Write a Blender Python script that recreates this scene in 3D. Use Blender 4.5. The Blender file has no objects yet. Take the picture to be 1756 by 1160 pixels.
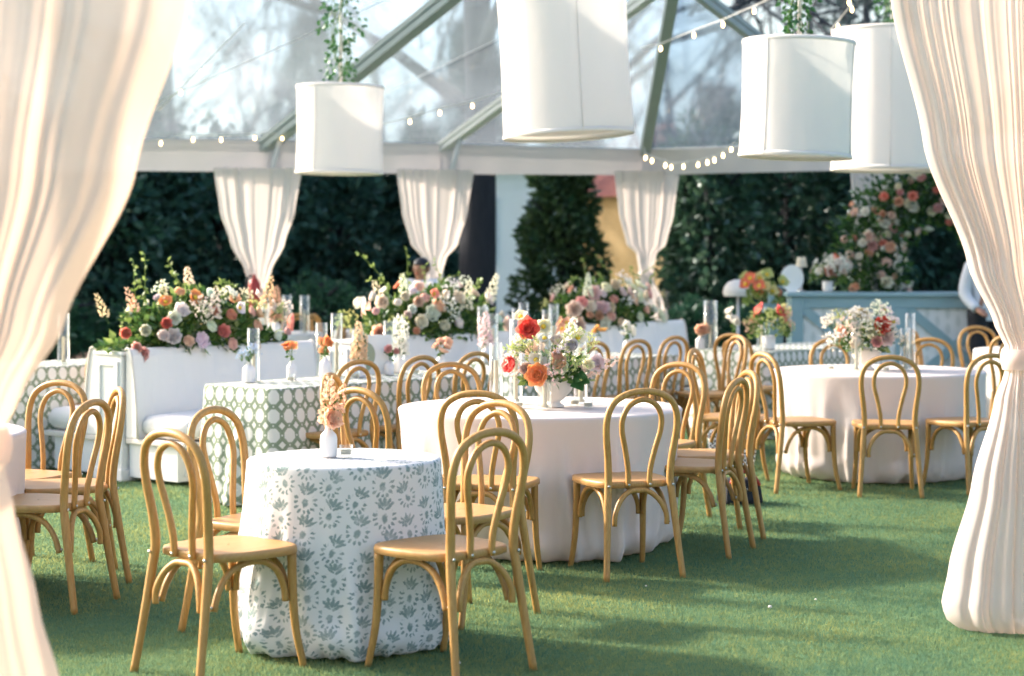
import bpy, bmesh, math, random
import numpy as np
from mathutils import Vector, Matrix

scn = bpy.context.scene
COL = scn.collection
R = math.radians

# ------------------------------------------------------------------ camera
cam_d = bpy.data.cameras.new('camera')
cam = bpy.data.objects.new('camera', cam_d)
COL.objects.link(cam)
cam.location = (0, 0, 1.534)
cam.rotation_euler = (R(90), 0, 0)
cam_d.sensor_width = 36.0
cam_d.lens = 67.65
cam_d.shift_y = -138 / 1756
cam_d.clip_start = 0.1
cam_d.clip_end = 1500
cam_d.dof.use_dof = True
cam_d.dof.focus_distance = 8.9
cam_d.dof.aperture_fstop = 2.4
scn.camera = cam

# ------------------------------------------------------------------ light
SUN_AZ = (-0.90, 0.43)        # towards the sun, seen from above
SUN_EL = R(27)
world = bpy.data.worlds.new('World')
scn.world = world
world.use_nodes = True
wn = world.node_tree
wn.nodes.clear()
sky = wn.nodes.new('ShaderNodeTexSky')
sky.sky_type = 'NISHITA'
sky.sun_disc = False
sky.sun_elevation = SUN_EL
sky.sun_rotation = math.atan2(SUN_AZ[0], SUN_AZ[1])
sky.air_density = 1.0
sky.dust_density = 4.0
sky.ozone_density = 0.6
bg = wn.nodes.new('ShaderNodeBackground')
bg.inputs['Strength'].default_value = 0.15
wo = wn.nodes.new('ShaderNodeOutputWorld')
wn.links.new(sky.outputs[0], bg.inputs[0])
wn.links.new(bg.outputs[0], wo.inputs[0])

sun_d = bpy.data.lights.new('sun', 'SUN')
sun_d.energy = 3.3
sun_d.angle = R(3.5)
sun_d.color = (1.0, 0.90, 0.78)
sun = bpy.data.objects.new('sun', sun_d)
COL.objects.link(sun)
tosun = Vector((SUN_AZ[0] * math.cos(SUN_EL), SUN_AZ[1] * math.cos(SUN_EL), math.sin(SUN_EL)))
sun.rotation_euler = tosun.to_track_quat('Z', 'Y').to_euler()
sun.location = tosun * 40

scn.view_settings.view_transform = 'Standard'
scn.view_settings.look = 'None'
scn.view_settings.exposure = 1.62
scn.view_settings.gamma = 1.0
scn.view_settings.use_curve_mapping = False
scn.render.engine = 'CYCLES'
scn.cycles.use_denoising = True
scn.cycles.max_bounces = 7
scn.cycles.diffuse_bounces = 3
scn.cycles.glossy_bounces = 2
scn.cycles.transparent_max_bounces = 16
scn.cycles.use_adaptive_sampling = True
scn.cycles.adaptive_threshold = 0.03
scn.cycles.caustics_reflective = False
scn.cycles.caustics_refractive = False
scn.cycles.sample_clamp_indirect = 6

# ------------------------------------------------------------------ node helpers
class E:
    """a float socket with arithmetic"""
    nt = None
    def __init__(s, v): s.v = v
    @staticmethod
    def op(o, *a):
        n = E.nt.nodes.new('ShaderNodeMath'); n.operation = o
        for i, x in enumerate(a):
            if isinstance(x, E): x = x.v
            if isinstance(x, (int, float)): n.inputs[i].default_value = x
            else: E.nt.links.new(x, n.inputs[i])
        return E(n.outputs[0])
    def __add__(s, o): return E.op('ADD', s, o)
    __radd__ = __add__
    def __sub__(s, o): return E.op('SUBTRACT', s, o)
    def __rsub__(s, o): return E.op('SUBTRACT', o, s)
    def __mul__(s, o): return E.op('MULTIPLY', s, o)
    __rmul__ = __mul__
    def __truediv__(s, o): return E.op('DIVIDE', s, o)
    def __neg__(s): return E.op('MULTIPLY', s, -1.0)
def eabs(a): return E.op('ABSOLUTE', a)
def emax(a, b): return E.op('MAXIMUM', a, b)
def emin(a, b): return E.op('MINIMUM', a, b)
def efloor(a): return E.op('FLOOR', a)
def emod(a, m): return E.op('FLOORED_MODULO', a, m)
def esq(x, y): return E.op('SQRT', x * x + y * y)
def step(a, edge, soft):           # 1 below the edge
    n = E.nt.nodes.new('ShaderNodeMapRange'); n.clamp = True
    E.nt.links.new(a.v, n.inputs['Value'])
    n.inputs['From Min'].default_value = edge - soft
    n.inputs['From Max'].default_value = edge + soft
    n.inputs['To Min'].default_value = 1; n.inputs['To Max'].default_value = 0
    return E(n.outputs[0])

class Mat:
    def __init__(s, name):
        s.m = bpy.data.materials.new(name); s.m.use_nodes = True
        s.nt = s.m.node_tree; s.nt.nodes.clear(); E.nt = s.nt
        s.out = s.nt.nodes.new('ShaderNodeOutputMaterial')
    def n(s, t, **kw):
        x = s.nt.nodes.new(t)
        for k, v in kw.items(): setattr(x, k, v)
        return x
    def l(s, a, b):
        s.nt.links.new(a.v if isinstance(a, E) else a, b)
    def coord(s, kind='Object'):
        return s.n('ShaderNodeTexCoord').outputs[kind]
    def noise(s, scale, detail=4, rough=.55, vec=None, stretch=None):
        t = s.n('ShaderNodeTexNoise')
        t.inputs['Scale'].default_value = scale
        t.inputs['Detail'].default_value = detail
        t.inputs['Roughness'].default_value = rough
        v = vec if vec is not None else s.coord()
        if stretch:
            mp = s.n('ShaderNodeMapping'); mp.inputs['Scale'].default_value = stretch
            s.l(v, mp.inputs[0]); v = mp.outputs[0]
        s.l(v, t.inputs['Vector'])
        return E(t.outputs['Fac'])
    def ramp(s, fac, stops):
        r = s.n('ShaderNodeValToRGB')
        el = r.color_ramp.elements
        while len(el) < len(stops): el.new(.5)
        for e, (p, c) in zip(el, stops):
            e.position = p; e.color = (*c, 1)
        s.l(fac, r.inputs[0]); return r.outputs[0]
    def mixc(s, fac, a, b):
        x = s.n('ShaderNodeMix', data_type='RGBA')
        for v, i in ((fac, 0), (a, 6), (b, 7)):
            if isinstance(v, E): v = v.v
            if isinstance(v, (int, float)): x.inputs[i].default_value = v
            elif isinstance(v, tuple): x.inputs[i].default_value = (*v, 1)
            else: s.l(v, x.inputs[i])
        return x.outputs[2]
    def bump(s, h, strength=.3, dist=.01):
        b = s.n('ShaderNodeBump'); b.inputs['Strength'].default_value = strength
        b.inputs['Distance'].default_value = dist
        s.l(h, b.inputs['Height']); return b.outputs[0]
    def setc(s, inp, c):
        if isinstance(c, tuple): inp.default_value = (*c, 1)
        else: s.l(c, inp)
    def prin(s, col, rough=.5, normal=None, spec=.5, metal=0.0, sheen=0.0):
        p = s.n('ShaderNodeBsdfPrincipled')
        s.setc(p.inputs['Base Color'], col)
        if isinstance(rough, E): s.l(rough, p.inputs['Roughness'])
        else: p.inputs['Roughness'].default_value = rough
        p.inputs['Specular IOR Level'].default_value = spec
        p.inputs['Metallic'].default_value = metal
        p.inputs['Sheen Weight'].default_value = sheen
        if normal is not None: s.l(normal, p.inputs['Normal'])
        return p.outputs[0]
    def bsdf(s, t, col, normal=None, **kw):
        b = s.n(t); s.setc(b.inputs['Color'], col)
        if normal is not None: s.l(normal, b.inputs['Normal'])
        for k, v in kw.items(): b.inputs[k].default_value = v
        return b.outputs[0]
    def mixs(s, fac, a, b):
        x = s.n('ShaderNodeMixShader')
        if isinstance(fac, (int, float)): x.inputs[0].default_value = fac
        else: s.l(fac, x.inputs[0])
        s.l(a, x.inputs[1]); s.l(b, x.inputs[2]); return x.outputs[0]
    def done(s, sh):
        s.l(sh, s.out.inputs[0]); return s.m

def m_fabric(name, col, trans=.3, tcol=None, weave=True, clear=0.0, crinkle=False):
    k = Mat(name)
    v = k.noise(3, 3)
    c = k.mixc(v * .25, col, tuple(x * .86 for x in col))
    nb = None
    if weave:
        nb = k.bump(k.noise(9, 5, .6) + k.noise(420, 2) * .06, .25, .012) if not crinkle else k.bump(k.noise(26, 4, .6, stretch=(1, 1, .07)) + k.noise(420, 2) * .05, .14, .008)
    d = k.bsdf('ShaderNodeBsdfDiffuse', c, nb)
    t = k.bsdf('ShaderNodeBsdfTranslucent', tcol or col, nb)
    sh = k.mixs(trans, d, t)
    if clear: sh = k.mixs(clear, sh, k.bsdf('ShaderNodeBsdfTransparent', (1, 1, 1)))
    return k.done(sh)

def m_paint(name, col, rough=.45, var=.08, spec=.4):
    k = Mat(name)
    v = k.noise(6, 5)
    c = k.mixc(v, tuple(x * (1 - var) for x in col), tuple(min(1, x * (1 + var)) for x in col))
    nb = k.bump(k.noise(90, 3), .06, .004)
    return k.done(k.prin(c, rough, nb, spec))

def m_wood():
    k = Mat('honey_wood')
    oi = k.n('ShaderNodeObjectInfo')
    grain = k.noise(14, 6, .65, stretch=(7, 7, 1))
    fine = k.noise(60, 3, .6, stretch=(6, 6, .6))
    c = k.ramp(grain * .75 + fine * .25, [(.28, (.29, .135, .035)), (.48, (.43, .23, .065)), (.72, (.55, .32, .11))])
    c2 = k.mixc(E(oi.outputs['Random']) * .35, c, (.38, .19, .05))
    nb = k.bump(grain + fine * .5, .1, .004)
    return k.done(k.prin(c2, .44, nb, .4))

def m_seat():
    k = Mat('honey_wood_seat')
    grain = k.noise(9, 6, .65, stretch=(14, 1.2, 4))
    c = k.ramp(grain, [(.25, (.38, .195, .065)), (.5, (.47, .26, .095)), (.78, (.55, .33, .13))])
    return k.done(k.prin(c, .42, k.bump(grain, .1, .003), .4))

def m_grass(name, ca, cb, cc, trans=.35):
    k = Mat(name)
    g = k.coord('Object')
    big = k.noise(.9, 4, .6, g)
    fine = k.noise(26, 4, .6, g)
    c = k.ramp(big * .45 + fine * .55, [(.36, ca), (.5, cb), (.64, cc)])
    d = k.bsdf('ShaderNodeBsdfDiffuse', c)
    t = k.bsdf('ShaderNodeBsdfTranslucent', c)
    return k.done(k.mixs(trans, d, t))

def m_ground():
    k = Mat('lawn_ground')
    g = k.coord('Object')
    a = k.noise(1.1, 4, .6, g); f = k.noise(120, 5, .7, g); h = k.noise(22, 4, .6, g)
    c = k.ramp(a * .3 + f * .45 + h * .25, [(.34, (.06, .16, .10)), (.5, (.10, .195, .10)), (.66, (.18, .25, .10))])
    return k.done(k.prin(c, .95, k.bump(f + h * .5, .7, .02), .1))

def m_leaf(name, ca, cb, trans=.3, gloss=.1, sc=3.0):
    k = Mat(name)
    g = k.n('ShaderNodeNewGeometry')
    v = E(g.outputs['Random Per Island'])
    n = k.noise(sc, 3)
    c = k.mixc(v * .65 + n * .35, ca, cb)
    d = k.bsdf('ShaderNodeBsdfDiffuse', c)
    t = k.bsdf('ShaderNodeBsdfTranslucent', c)
    s = k.mixs(trans, d, t)
    gl = k.bsdf('ShaderNodeBsdfGlossy', (.8, .85, .9), Roughness=.5)
    fr = k.n('ShaderNodeFresnel'); fr.inputs[0].default_value = 1.35
    return k.done(k.mixs(E(fr.outputs[0]) * gloss * 1.6, s, gl))

def m_bloom():
    k = Mat('petal')
    oi = k.n('ShaderNodeObjectInfo')
    n = k.noise(40, 3)
    w = k.mixc(n * .3, oi.outputs['Color'], (1, .95, .85))
    d = k.bsdf('ShaderNodeBsdfDiffuse', w)
    t = k.bsdf('ShaderNodeBsdfTranslucent', oi.outputs['Color'])
    return k.done(k.mixs(.45, d, t))

def m_glass(name='clear_glass', tint=(.97, .99, .985), g=.12):
    k = Mat(name)
    t = k.bsdf('ShaderNodeBsdfTransparent', tint)
    gl = k.bsdf('ShaderNodeBsdfGlossy', (1, 1, 1), Roughness=.03)
    lw = k.n('ShaderNodeLayerWeight'); lw.inputs[0].default_value = .32
    return k.done(k.mixs(E(lw.outputs['Facing']) * E(lw.outputs['Facing']) * .75 + g * .4, t, gl))

def m_vinyl(name, blur, haze):
    k = Mat(name)
    g = k.coord('Object')
    n = k.noise(.9, 5, .6, g)
    tint = (.54, .63, .71) if blur else (.97, .985, .99)
    t = k.bsdf('ShaderNodeBsdfTransparent', tint)
    nb = k.bump(k.noise(2.2, 3, .5, g), .25, .03)
    gl = k.bsdf('ShaderNodeBsdfGlossy', (.9, .95, 1), nb, Roughness=.18)
    tl = k.bsdf('ShaderNodeBsdfTranslucent', (.72, .84, .95))
    hz = k.mixs(.55, gl, tl)
    if blur:
        rf = k.bsdf('ShaderNodeBsdfRefraction', tint, nb, Roughness=.22, IOR=1.03)
        t = k.mixs(blur, t, rf)
    return k.done(k.mixs(n * haze + haze * .25, t, hz))

def m_emit(name, col, st):
    k = Mat(name)
    e = k.n('ShaderNodeEmission'); e.inputs[0].default_value = (*col, 1); e.inputs[1].default_value = st
    return k.done(e.outputs[0])

def m_trellis():
    """octagon and diamond trellis, sage on white"""
    k = Mat('trellis_cloth')
    uv = k.n('ShaderNodeUVMap')
    nz = k.n('ShaderNodeTexNoise'); nz.inputs['Scale'].default_value = 30
    k.l(uv.outputs[0], nz.inputs['Vector'])
    sp = k.n('ShaderNodeSeparateXYZ'); k.l(uv.outputs[0], sp.inputs[0])
    wob = (E(nz.outputs['Fac']) - .5) * .05
    u = E(sp.outputs[0]) / .094 + wob; v = E(sp.outputs[1]) / .118 + wob
    x = emod(u, 1.0) - .5; y = emod(v, 1.0) - .5
    ax, ay = eabs(x), eabs(y)
    octo = emax(emax(ax, ay), (ax + ay) * .71)
    dia = (0.5 - ax) + (0.5 - ay)
    w1 = step(octo, .365, .015)
    w2 = step(dia, .20, .02)
    # cream dots where two bands meet
    dx = 0.5 - ax
    d1 = esq(dx, ay); d2 = esq(0.5 - ay, ax)
    dot = step(emin(d1, d2), .05, .015)
    ring = step(eabs(octo - .43), .016, .01) * .45
    white = emax(emax(w1, w2), dot)
    print_n = k.noise(6, 4)
    grn = k.mixc(print_n, (.18, .245, .175), (.32, .37, .28))
    grn = k.mixc(ring, grn, (.42, .47, .38))
    c = k.mixc(white, grn, (.80, .79, .77))
    d = k.bsdf('ShaderNodeBsdfDiffuse', c); t = k.bsdf('ShaderNodeBsdfTranslucent', c)
    return k.done(k.mixs(.22, d, t))

def m_blockprint():
    """palmette block print, blue green on white"""
    k = Mat('block_print_cloth')
    uv = k.n('ShaderNodeUVMap')
    nz = k.n('ShaderNodeTexNoise'); nz.inputs['Scale'].default_value = 70
    k.l(uv.outputs[0], nz.inputs['Vector'])
    sp = k.n('ShaderNodeSeparateXYZ'); k.l(uv.outputs[0], sp.inputs[0])
    wob = (E(nz.outputs['Fac']) - .5) * .12
    u = E(sp.outputs[0]) / .100; v = E(sp.outputs[1]) / .124
    ci = efloor(u)
    v = v + emod(ci, 2.0) * .5
    cj = efloor(v)
    j1 = E.op('SINE', ci * 12.9 + cj * 4.7) * .05; j2 = E.op('SINE', ci * 7.3 + cj * 9.1) * .05
    x0 = (emod(u, 1.0) - .5) * .60 + wob + j1
    y0 = (emod(v, 1.0) - .5) * .74 + wob + j2
    ra = E.op('SINE', ci * .9 + cj * .35) * .55 + E.op('SINE', ci * 5.1 + cj * 3.3) * .2
    x = x0 - y0 * ra; y = y0 + x0 * ra
    def ell(cx, cy, a, b, ang):
        c, s = math.cos(ang), math.sin(ang)
        px = x - cx; py = y - cy
        p = (px * c + py * s) / a; q = (py * c - px * s) / b
        return esq(p, q)
    # lower fan of radial strokes round a bud
    fy = y + .10
    r = esq(x, fy); th = E.op('ARCTAN2', x, -fy)
    fr_ = eabs(emod(th / (2 * math.pi / 13) + .5, 1.0) - .5) * (2 * math.pi / 13) * r      # distance from the stroke's axis
    long_ = eabs(r - .245) / .062
    fan = step(fr_ / .034 + long_ * long_ * .9, 1.0, .18) * step(eabs(th), 2.3, .05)
    bud = step(ell(0, -.12, .07, .10, 0), 1.0, .2)
    # upper palmette of strokes
    up = None
    for (cx, cy, a, b, an) in ((0, .27, .026, .12, 0), (.09, .255, .025, .10, -.55), (-.09, .255, .025, .10, .55),
                               (.165, .215, .022, .08, -1.05), (-.165, .215, .022, .08, 1.05),
                               (.085, .13, .022, .075, -1.0), (-.085, .13, .022, .075, 1.0)):
        e = ell(cx, cy, a * 1.55, b * 1.1, an)
        up = e if up is None else emin(up, e)
    upm = step(up, 1.0, .15)
    ink = emax(emax(fan, bud), upm)
    worn = (step(k.noise(26, 4, .7, uv.outputs[0]), .60, .10) * .4 + .35) * (k.noise(4, 3, .6, uv.outputs[0]) * .9 + .6)
    tone = k.mixc(k.noise(5, 2, .5, uv.outputs[0]), (.09, .18, .19), (.22, .32, .30))
    c = k.mixc(ink * worn, (.80, .79, .79), tone)
    weave = k.bump(k.noise(300, 2, .5, uv.outputs[0]), .15, .002)
    d = k.bsdf('ShaderNodeBsdfDiffuse', c, weave); t = k.bsdf('ShaderNodeBsdfTranslucent', c)
    return k.done(k.mixs(.2, d, t))

def m_damask():
    k = Mat('damask_panel')
    g = k.coord('Object')
    sp = k.n('ShaderNodeSeparateXYZ'); k.l(g, sp.inputs[0])
    u = E(sp.outputs[0]) / .11; v = E(sp.outputs[2]) / .17
    v = v + emod(efloor(u), 2.0) * .5
    x = emod(u, 1.0) - .5; y = emod(v, 1.0) - .5
    e = esq(x / .26, y / .36)
    ink = step(e, 1.0, .25) * step(-eabs(E.op('SINE', e * 7.0)), -.4, .2)
    c = k.mixc(ink * .55, (.78, .78, .78), (.42, .47, .44))
    return k.done(k.prin(c, .6))

def m_bark(name, a, b):
    k = Mat(name)
    n = k.noise(7, 6, .7, stretch=(3, 3, .6))
    return k.done(k.prin(k.mixc(n, a, b), .9, k.bump(n, .8, .04), .2))

def m_brick(name, ca, cb, mort):
    k = Mat(name)
    b = k.n('ShaderNodeTexBrick')
    mp = k.n('ShaderNodeMapping'); mp.inputs['Rotation'].default_value = (R(90), 0, 0)
    k.l(k.coord(), mp.inputs[0]); k.l(mp.outputs[0], b.inputs['Vector'])
    b.inputs['Scale'].default_value = 4
    b.inputs['Color1'].default_value = (*ca, 1); b.inputs['Color2'].default_value = (*cb, 1)
    b.inputs['Mortar'].default_value = (*mort, 1)
    return k.done(k.prin(b.outputs[0], .85))

WOOD = m_wood(); SEAT = m_seat()
STEEL = (lambda k: k.done(k.prin((.7, .68, .64), .3, metal=1)))(Mat('screw_steel'))
BLUSH = m_fabric('blush_linen', (.83, .745, .71), .22, (.86, .75, .68))
WHITEC = m_fabric('white_linen', (.80, .78, .75), .2)
SHADE = m_fabric('shade_linen', (.84, .79, .76), .17, (.88, .82, .76))
DRAPE = m_fabric('drape_voile', (.69, .62, .60), .38, (.92, .64, .47), clear=.08, crinkle=True)
DRAPEB = m_fabric('drape_voile_back', (.74, .685, .67), .33, (.86, .74, .67), crinkle=True)
VALANCE = m_fabric('valance_vinyl', (.62, .58, .60), .10, (.7, .65, .65))
UPHOL = m_fabric('upholstery', (.80, .76, .73), .02)
UPHOLB = m_fabric('upholstery_piping', (.72, .66, .60), .02)
TRELLIS = m_trellis(); PRINT = m_blockprint(); DAMASK = m_damask()
WPAINT = m_paint('white_paint', (.78, .76, .745), .4, .04)
TEAL = m_paint('teal_paint', (.27, .40, .44), .5, .08)
CERAMIC = m_paint('white_ceramic', (.80, .76, .74), .3, .03, .5)
COMPOTE = m_paint('cream_ceramic', (.74, .67, .60), .5, .06)
ALU = m_paint('grey_aluminium', (.30, .34, .36), .45, .08)
ALUL = m_paint('pale_aluminium', (.55, .56, .58), .4, .06)
WIRE = m_paint('pale_wire', (.6, .6, .6), .5)
PETAL = m_bloom()
GLASS = m_glass(); VINYL = m_vinyl('clouded_vinyl', .78, .28); VINYLC = m_vinyl('sun_clear_vinyl', 0, .06)  # overhead panels made clearer so that more sun gets through
WAX = m_fabric('wax', (.80, .72, .58), .3, weave=False)
BULB = m_emit('warm_bulb', (1, .70, .33), 7)
FLAME = m_emit('candle_flame', (1, .72, .35), 3)
LEAFD = m_leaf('foliage_dark', (.018, .055, .022), (.07, .15, .045), .3, .12)
LEAFM = m_leaf('foliage_mid', (.035, .10, .03), (.15, .25, .06), .35, .1)
LEAFL = m_leaf('foliage_light', (.16, .26, .06), (.34, .40, .14), .4, .06)
IVY = m_leaf('ivy_leaf', (.02, .09, .03), (.09, .22, .07), .35, .1)
MAGN = m_leaf('magnolia_leaf', (.016, .060, .052), (.07, .145, .11), .2, .05, .5)
BUSHY = m_leaf('bush_leaf', (.02, .07, .045), (.10, .17, .10), .3, .10, .5)
HEDGE = m_leaf('hedge_leaf', (.02, .07, .045), (.055, .125, .07), .2, .04, .5)
CONE_L = m_leaf('conical_leaf', (.022, .075, .042), (.14, .20, .07), .3, .06, .6)
HAZETREE = m_leaf('hazed_far_leaf', (.05, .085, .085), (.11, .15, .145), .2, .0, .5)  # pale blue grey puts the distance haze into the leaf colour
BARK = m_bark('dark_bark', (.012, .014, .02), (.04, .042, .05))
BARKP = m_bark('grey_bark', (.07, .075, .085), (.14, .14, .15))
STEM = m_paint('green_stem', (.10, .18, .05), .6)
YELLOWC = m_paint('flower_eye', (.75, .52, .05), .7)
RED = m_paint('red_enamel', (.35, .03, .025), .3)
BLACK = m_paint('black_cloth', (.012, .013, .018), .8)
WALLW = m_paint('white_render', (.78, .78, .80), .8, .04)
WALLY = m_brick('yellow_brick', (.66, .46, .22), (.60, .40, .18), (.62, .48, .30))
ROOFR = m_brick('red_roof', (.34, .12, .09), (.28, .10, .08), (.22, .08, .06))
SLATE = m_paint('slate', (.22, .24, .27), .7)
WINDOW = m_paint('dark_pane', (.10, .13, .16), .1, .1, .8)
SAGE = m_paint('sage_card', (.33, .38, .28), .7)
PAPER = m_paint('white_paper', (.82, .82, .80), .7, .02)
SKIN = m_paint('skin', (.34, .17, .11), .5)
HAIR = m_paint('black_hair', (.008, .008, .012), .4)
SHIRT = m_fabric('white_shirt', (.7, .72, .76), .1)
MULCH = m_bark('mulch', (.05, .035, .03), (.13, .085, .07))

# ------------------------------------------------------------------ mesh helpers
class MB:
    def __init__(s): s.v = []; s.f = []; s.uv = None; s.mi = []
    def add(s, v, f, mi=0):
        o = len(s.v); s.v += [tuple(p) for p in v]
        s.f += [tuple(i + o for i in q) for q in f]; s.mi += [mi] * len(f)
        return s
    def box(s, x0, x1, y0, y1, z0, z1, mi=0):
        v = [(x, y, z) for z in (z0, z1) for y in (y0, y1) for x in (x0, x1)]
        return s.add(v, [(0, 2, 3, 1), (4, 5, 7, 6), (0, 1, 5, 4), (1, 3, 7, 5), (3, 2, 6, 7), (2, 0, 4, 6)], mi)
    def tube(s, pts, rad, n=8, mi=0, flat=1.0):
        pts = [Vector(p) for p in pts]; m = len(pts)
        if not hasattr(rad, '__len__'): rad = [rad] * m
        T = []
        for i in range(m):
            t = pts[min(i + 1, m - 1)] - pts[max(i - 1, 0)]
            T.append(t.normalized() if t.length > 1e-9 else Vector((0, 0, 1)))
        a = Vector((0, 1, 0)) if abs(T[0].y) < .9 else Vector((1, 0, 0))
        nrm = (a - T[0] * a.dot(T[0])).normalized()
        v = []
        for i in range(m):
            nrm = (nrm - T[i] * nrm.dot(T[i])).normalized()
            b = T[i].cross(nrm)
            for j in range(n):
                q = 2 * math.pi * j / n
                v.append(pts[i] + nrm * (rad[i] * math.cos(q) * flat) + b * (rad[i] * math.sin(q)))
        f = [(i * n + j, i * n + (j + 1) % n, (i + 1) * n + (j + 1) % n, (i + 1) * n + j)
             for i in range(m - 1) for j in range(n)]
        f.append(tuple(range(n - 1, -1, -1))); f.append(tuple((m - 1) * n + j for j in range(n)))
        return s.add(v, f, mi)
    def lathe(s, prof, n=24, mi=0, c=(0, 0, 0)):
        v = []; f = []
        for (r, z) in prof:
            for j in range(n):
                q = 2 * math.pi * j / n
                v.append((c[0] + r * math.cos(q), c[1] + r * math.sin(q), c[2] + z))
        m = len(prof)
        f = [(i * n + j, i * n + (j + 1) % n, (i + 1) * n + (j + 1) % n, (i + 1) * n + j)
             for i in range(m - 1) for j in range(n)]
        return s.add(v, f, mi)
    def mesh(s, name, mats, smooth=True):
        me = bpy.data.meshes.new(name)
        me.from_pydata([tuple(p) for p in s.v], [], s.f)
        for m in (mats if isinstance(mats, (list, tuple)) else [mats]): me.materials.append(m)
        if any(s.mi): me.polygons.foreach_set('material_index', s.mi)
        if smooth: me.polygons.foreach_set('use_smooth', [True] * len(s.f))
        if s.uv is not None:
            ul = me.uv_layers.new(name='UVMap')
            li = np.empty(len(me.loops), dtype=np.int32); me.loops.foreach_get('vertex_index', li)
            ul.data.foreach_set('uv', np.asarray(s.uv, dtype=np.float32)[li].ravel())
        me.update(); return me

def spline(pts, k=6):
    P = [Vector(p) for p in pts]; out = []
    for i in range(len(P) - 1):
        p0 = P[max(i - 1, 0)]; p1 = P[i]; p2 = P[i + 1]; p3 = P[min(i + 2, len(P) - 1)]
        for j in range(k):
            t = j / k
            out.append(0.5 * ((2 * p1) + (p2 - p0) * t + (2 * p0 - 5 * p1 + 4 * p2 - p3) * t * t
                              + (3 * p1 - p0 - 3 * p2 + p3) * t ** 3))
    out.append(P[-1]); return out

def put(name, me, parent=None, loc=(0, 0, 0), rz=0.0, rot=None, scale=None, color=None):
    o = bpy.data.objects.new(name, me); COL.objects.link(o)
    o.location = loc
    o.rotation_euler = rot if rot is not None else (0, 0, rz)
    if scale is not None: o.scale = scale if hasattr(scale, '__len__') else (scale,) * 3
    if color is not None: o.color = (*color, 1)
    if parent is not None: o.parent = parent
    return o
def tag(o, label=None, cat=None, group=None, kind=None):
    if label: o['label'] = label
    if cat: o['category'] = cat
    if group: o['group'] = group
    if kind: o['kind'] = kind
    return o
def thing(name, label, cat, loc=(0, 0, 0), rz=0.0, group=None):
    return tag(put(name, None, None, loc, rz), label, cat, group)
def bevel(o, w=.01, seg=2):
    b = o.modifiers.new('bevel', 'BEVEL'); b.width = w; b.segments = seg; b.limit_method = 'ANGLE'; return o
def boxmesh(name, dims, mat):
    return MB().box(*dims).mesh(name, mat, False)
def face_rz(fx, fy): return math.atan2(-fx, fy)

UX, UY = 0.65, 0.76            # direction the banquettes run in
URZ = math.atan2(UY, UX)

# ------------------------------------------------------------------ ground
gp = MB().add([(-300, -60, 0), (300, -60, 0), (300, 600, 0), (-300, 600, 0)], [(0, 1, 2, 3)])
tag(put('ground', gp.mesh('ground', m_ground(), False)), kind='structure')
mp_ = MB().add([(-40, 26.2, .004), (40, 26.2, .004), (40, 34, .004), (-40, 34, .004)], [(0, 1, 2, 3)])
tag(put('mulch_bed', mp_.mesh('mulch_bed', MULCH, False)), kind='structure')

def grass_blades(n=680000, d0=5.6, d1=24.0):
    rg = np.random.default_rng(5)
    d = d0 * (d1 / d0) ** rg.random(n)
    x = (rg.random(n) * 2 - 1) * (d * .30 + .35)
    h = rg.uniform(.009, .022, n)
    w = rg.uniform(.0011, .0022, n) * np.clip(d / 7.0, 1, 2.6)
    a = rg.random(n) * 2 * np.pi
    la = rg.random(n) * 2 * np.pi; ll = rg.uniform(.2, 1.0, n) * h
    co = np.empty((n, 3, 3), dtype=np.float32)
    co[:, 0, 0] = x - np.cos(a) * w; co[:, 0, 1] = d - np.sin(a) * w; co[:, 0, 2] = 0
    co[:, 1, 0] = x + np.cos(a) * w; co[:, 1, 1] = d + np.sin(a) * w; co[:, 1, 2] = 0
    co[:, 2, 0] = x + np.cos(la) * ll; co[:, 2, 1] = d + np.sin(la) * ll; co[:, 2, 2] = h
    me = bpy.data.meshes.new('grass')
    me.vertices.add(n * 3); me.vertices.foreach_set('co', co.ravel())
    me.loops.add(n * 3); me.loops.foreach_set('vertex_index', np.arange(n * 3, dtype=np.int32))
    me.polygons.add(n); me.polygons.foreach_set('loop_start', np.arange(0, n * 3, 3, dtype=np.int32))
    me.materials.append(m_grass('grass_blade', (.12, .225, .145), (.20, .275, .13), (.37, .37, .13), .5))
    me.update(); me.validate()
    return tag(put('grass', me), 'short green turf covering the ground between the tables', 'grass', kind='stuff')
grass_blades()

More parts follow.
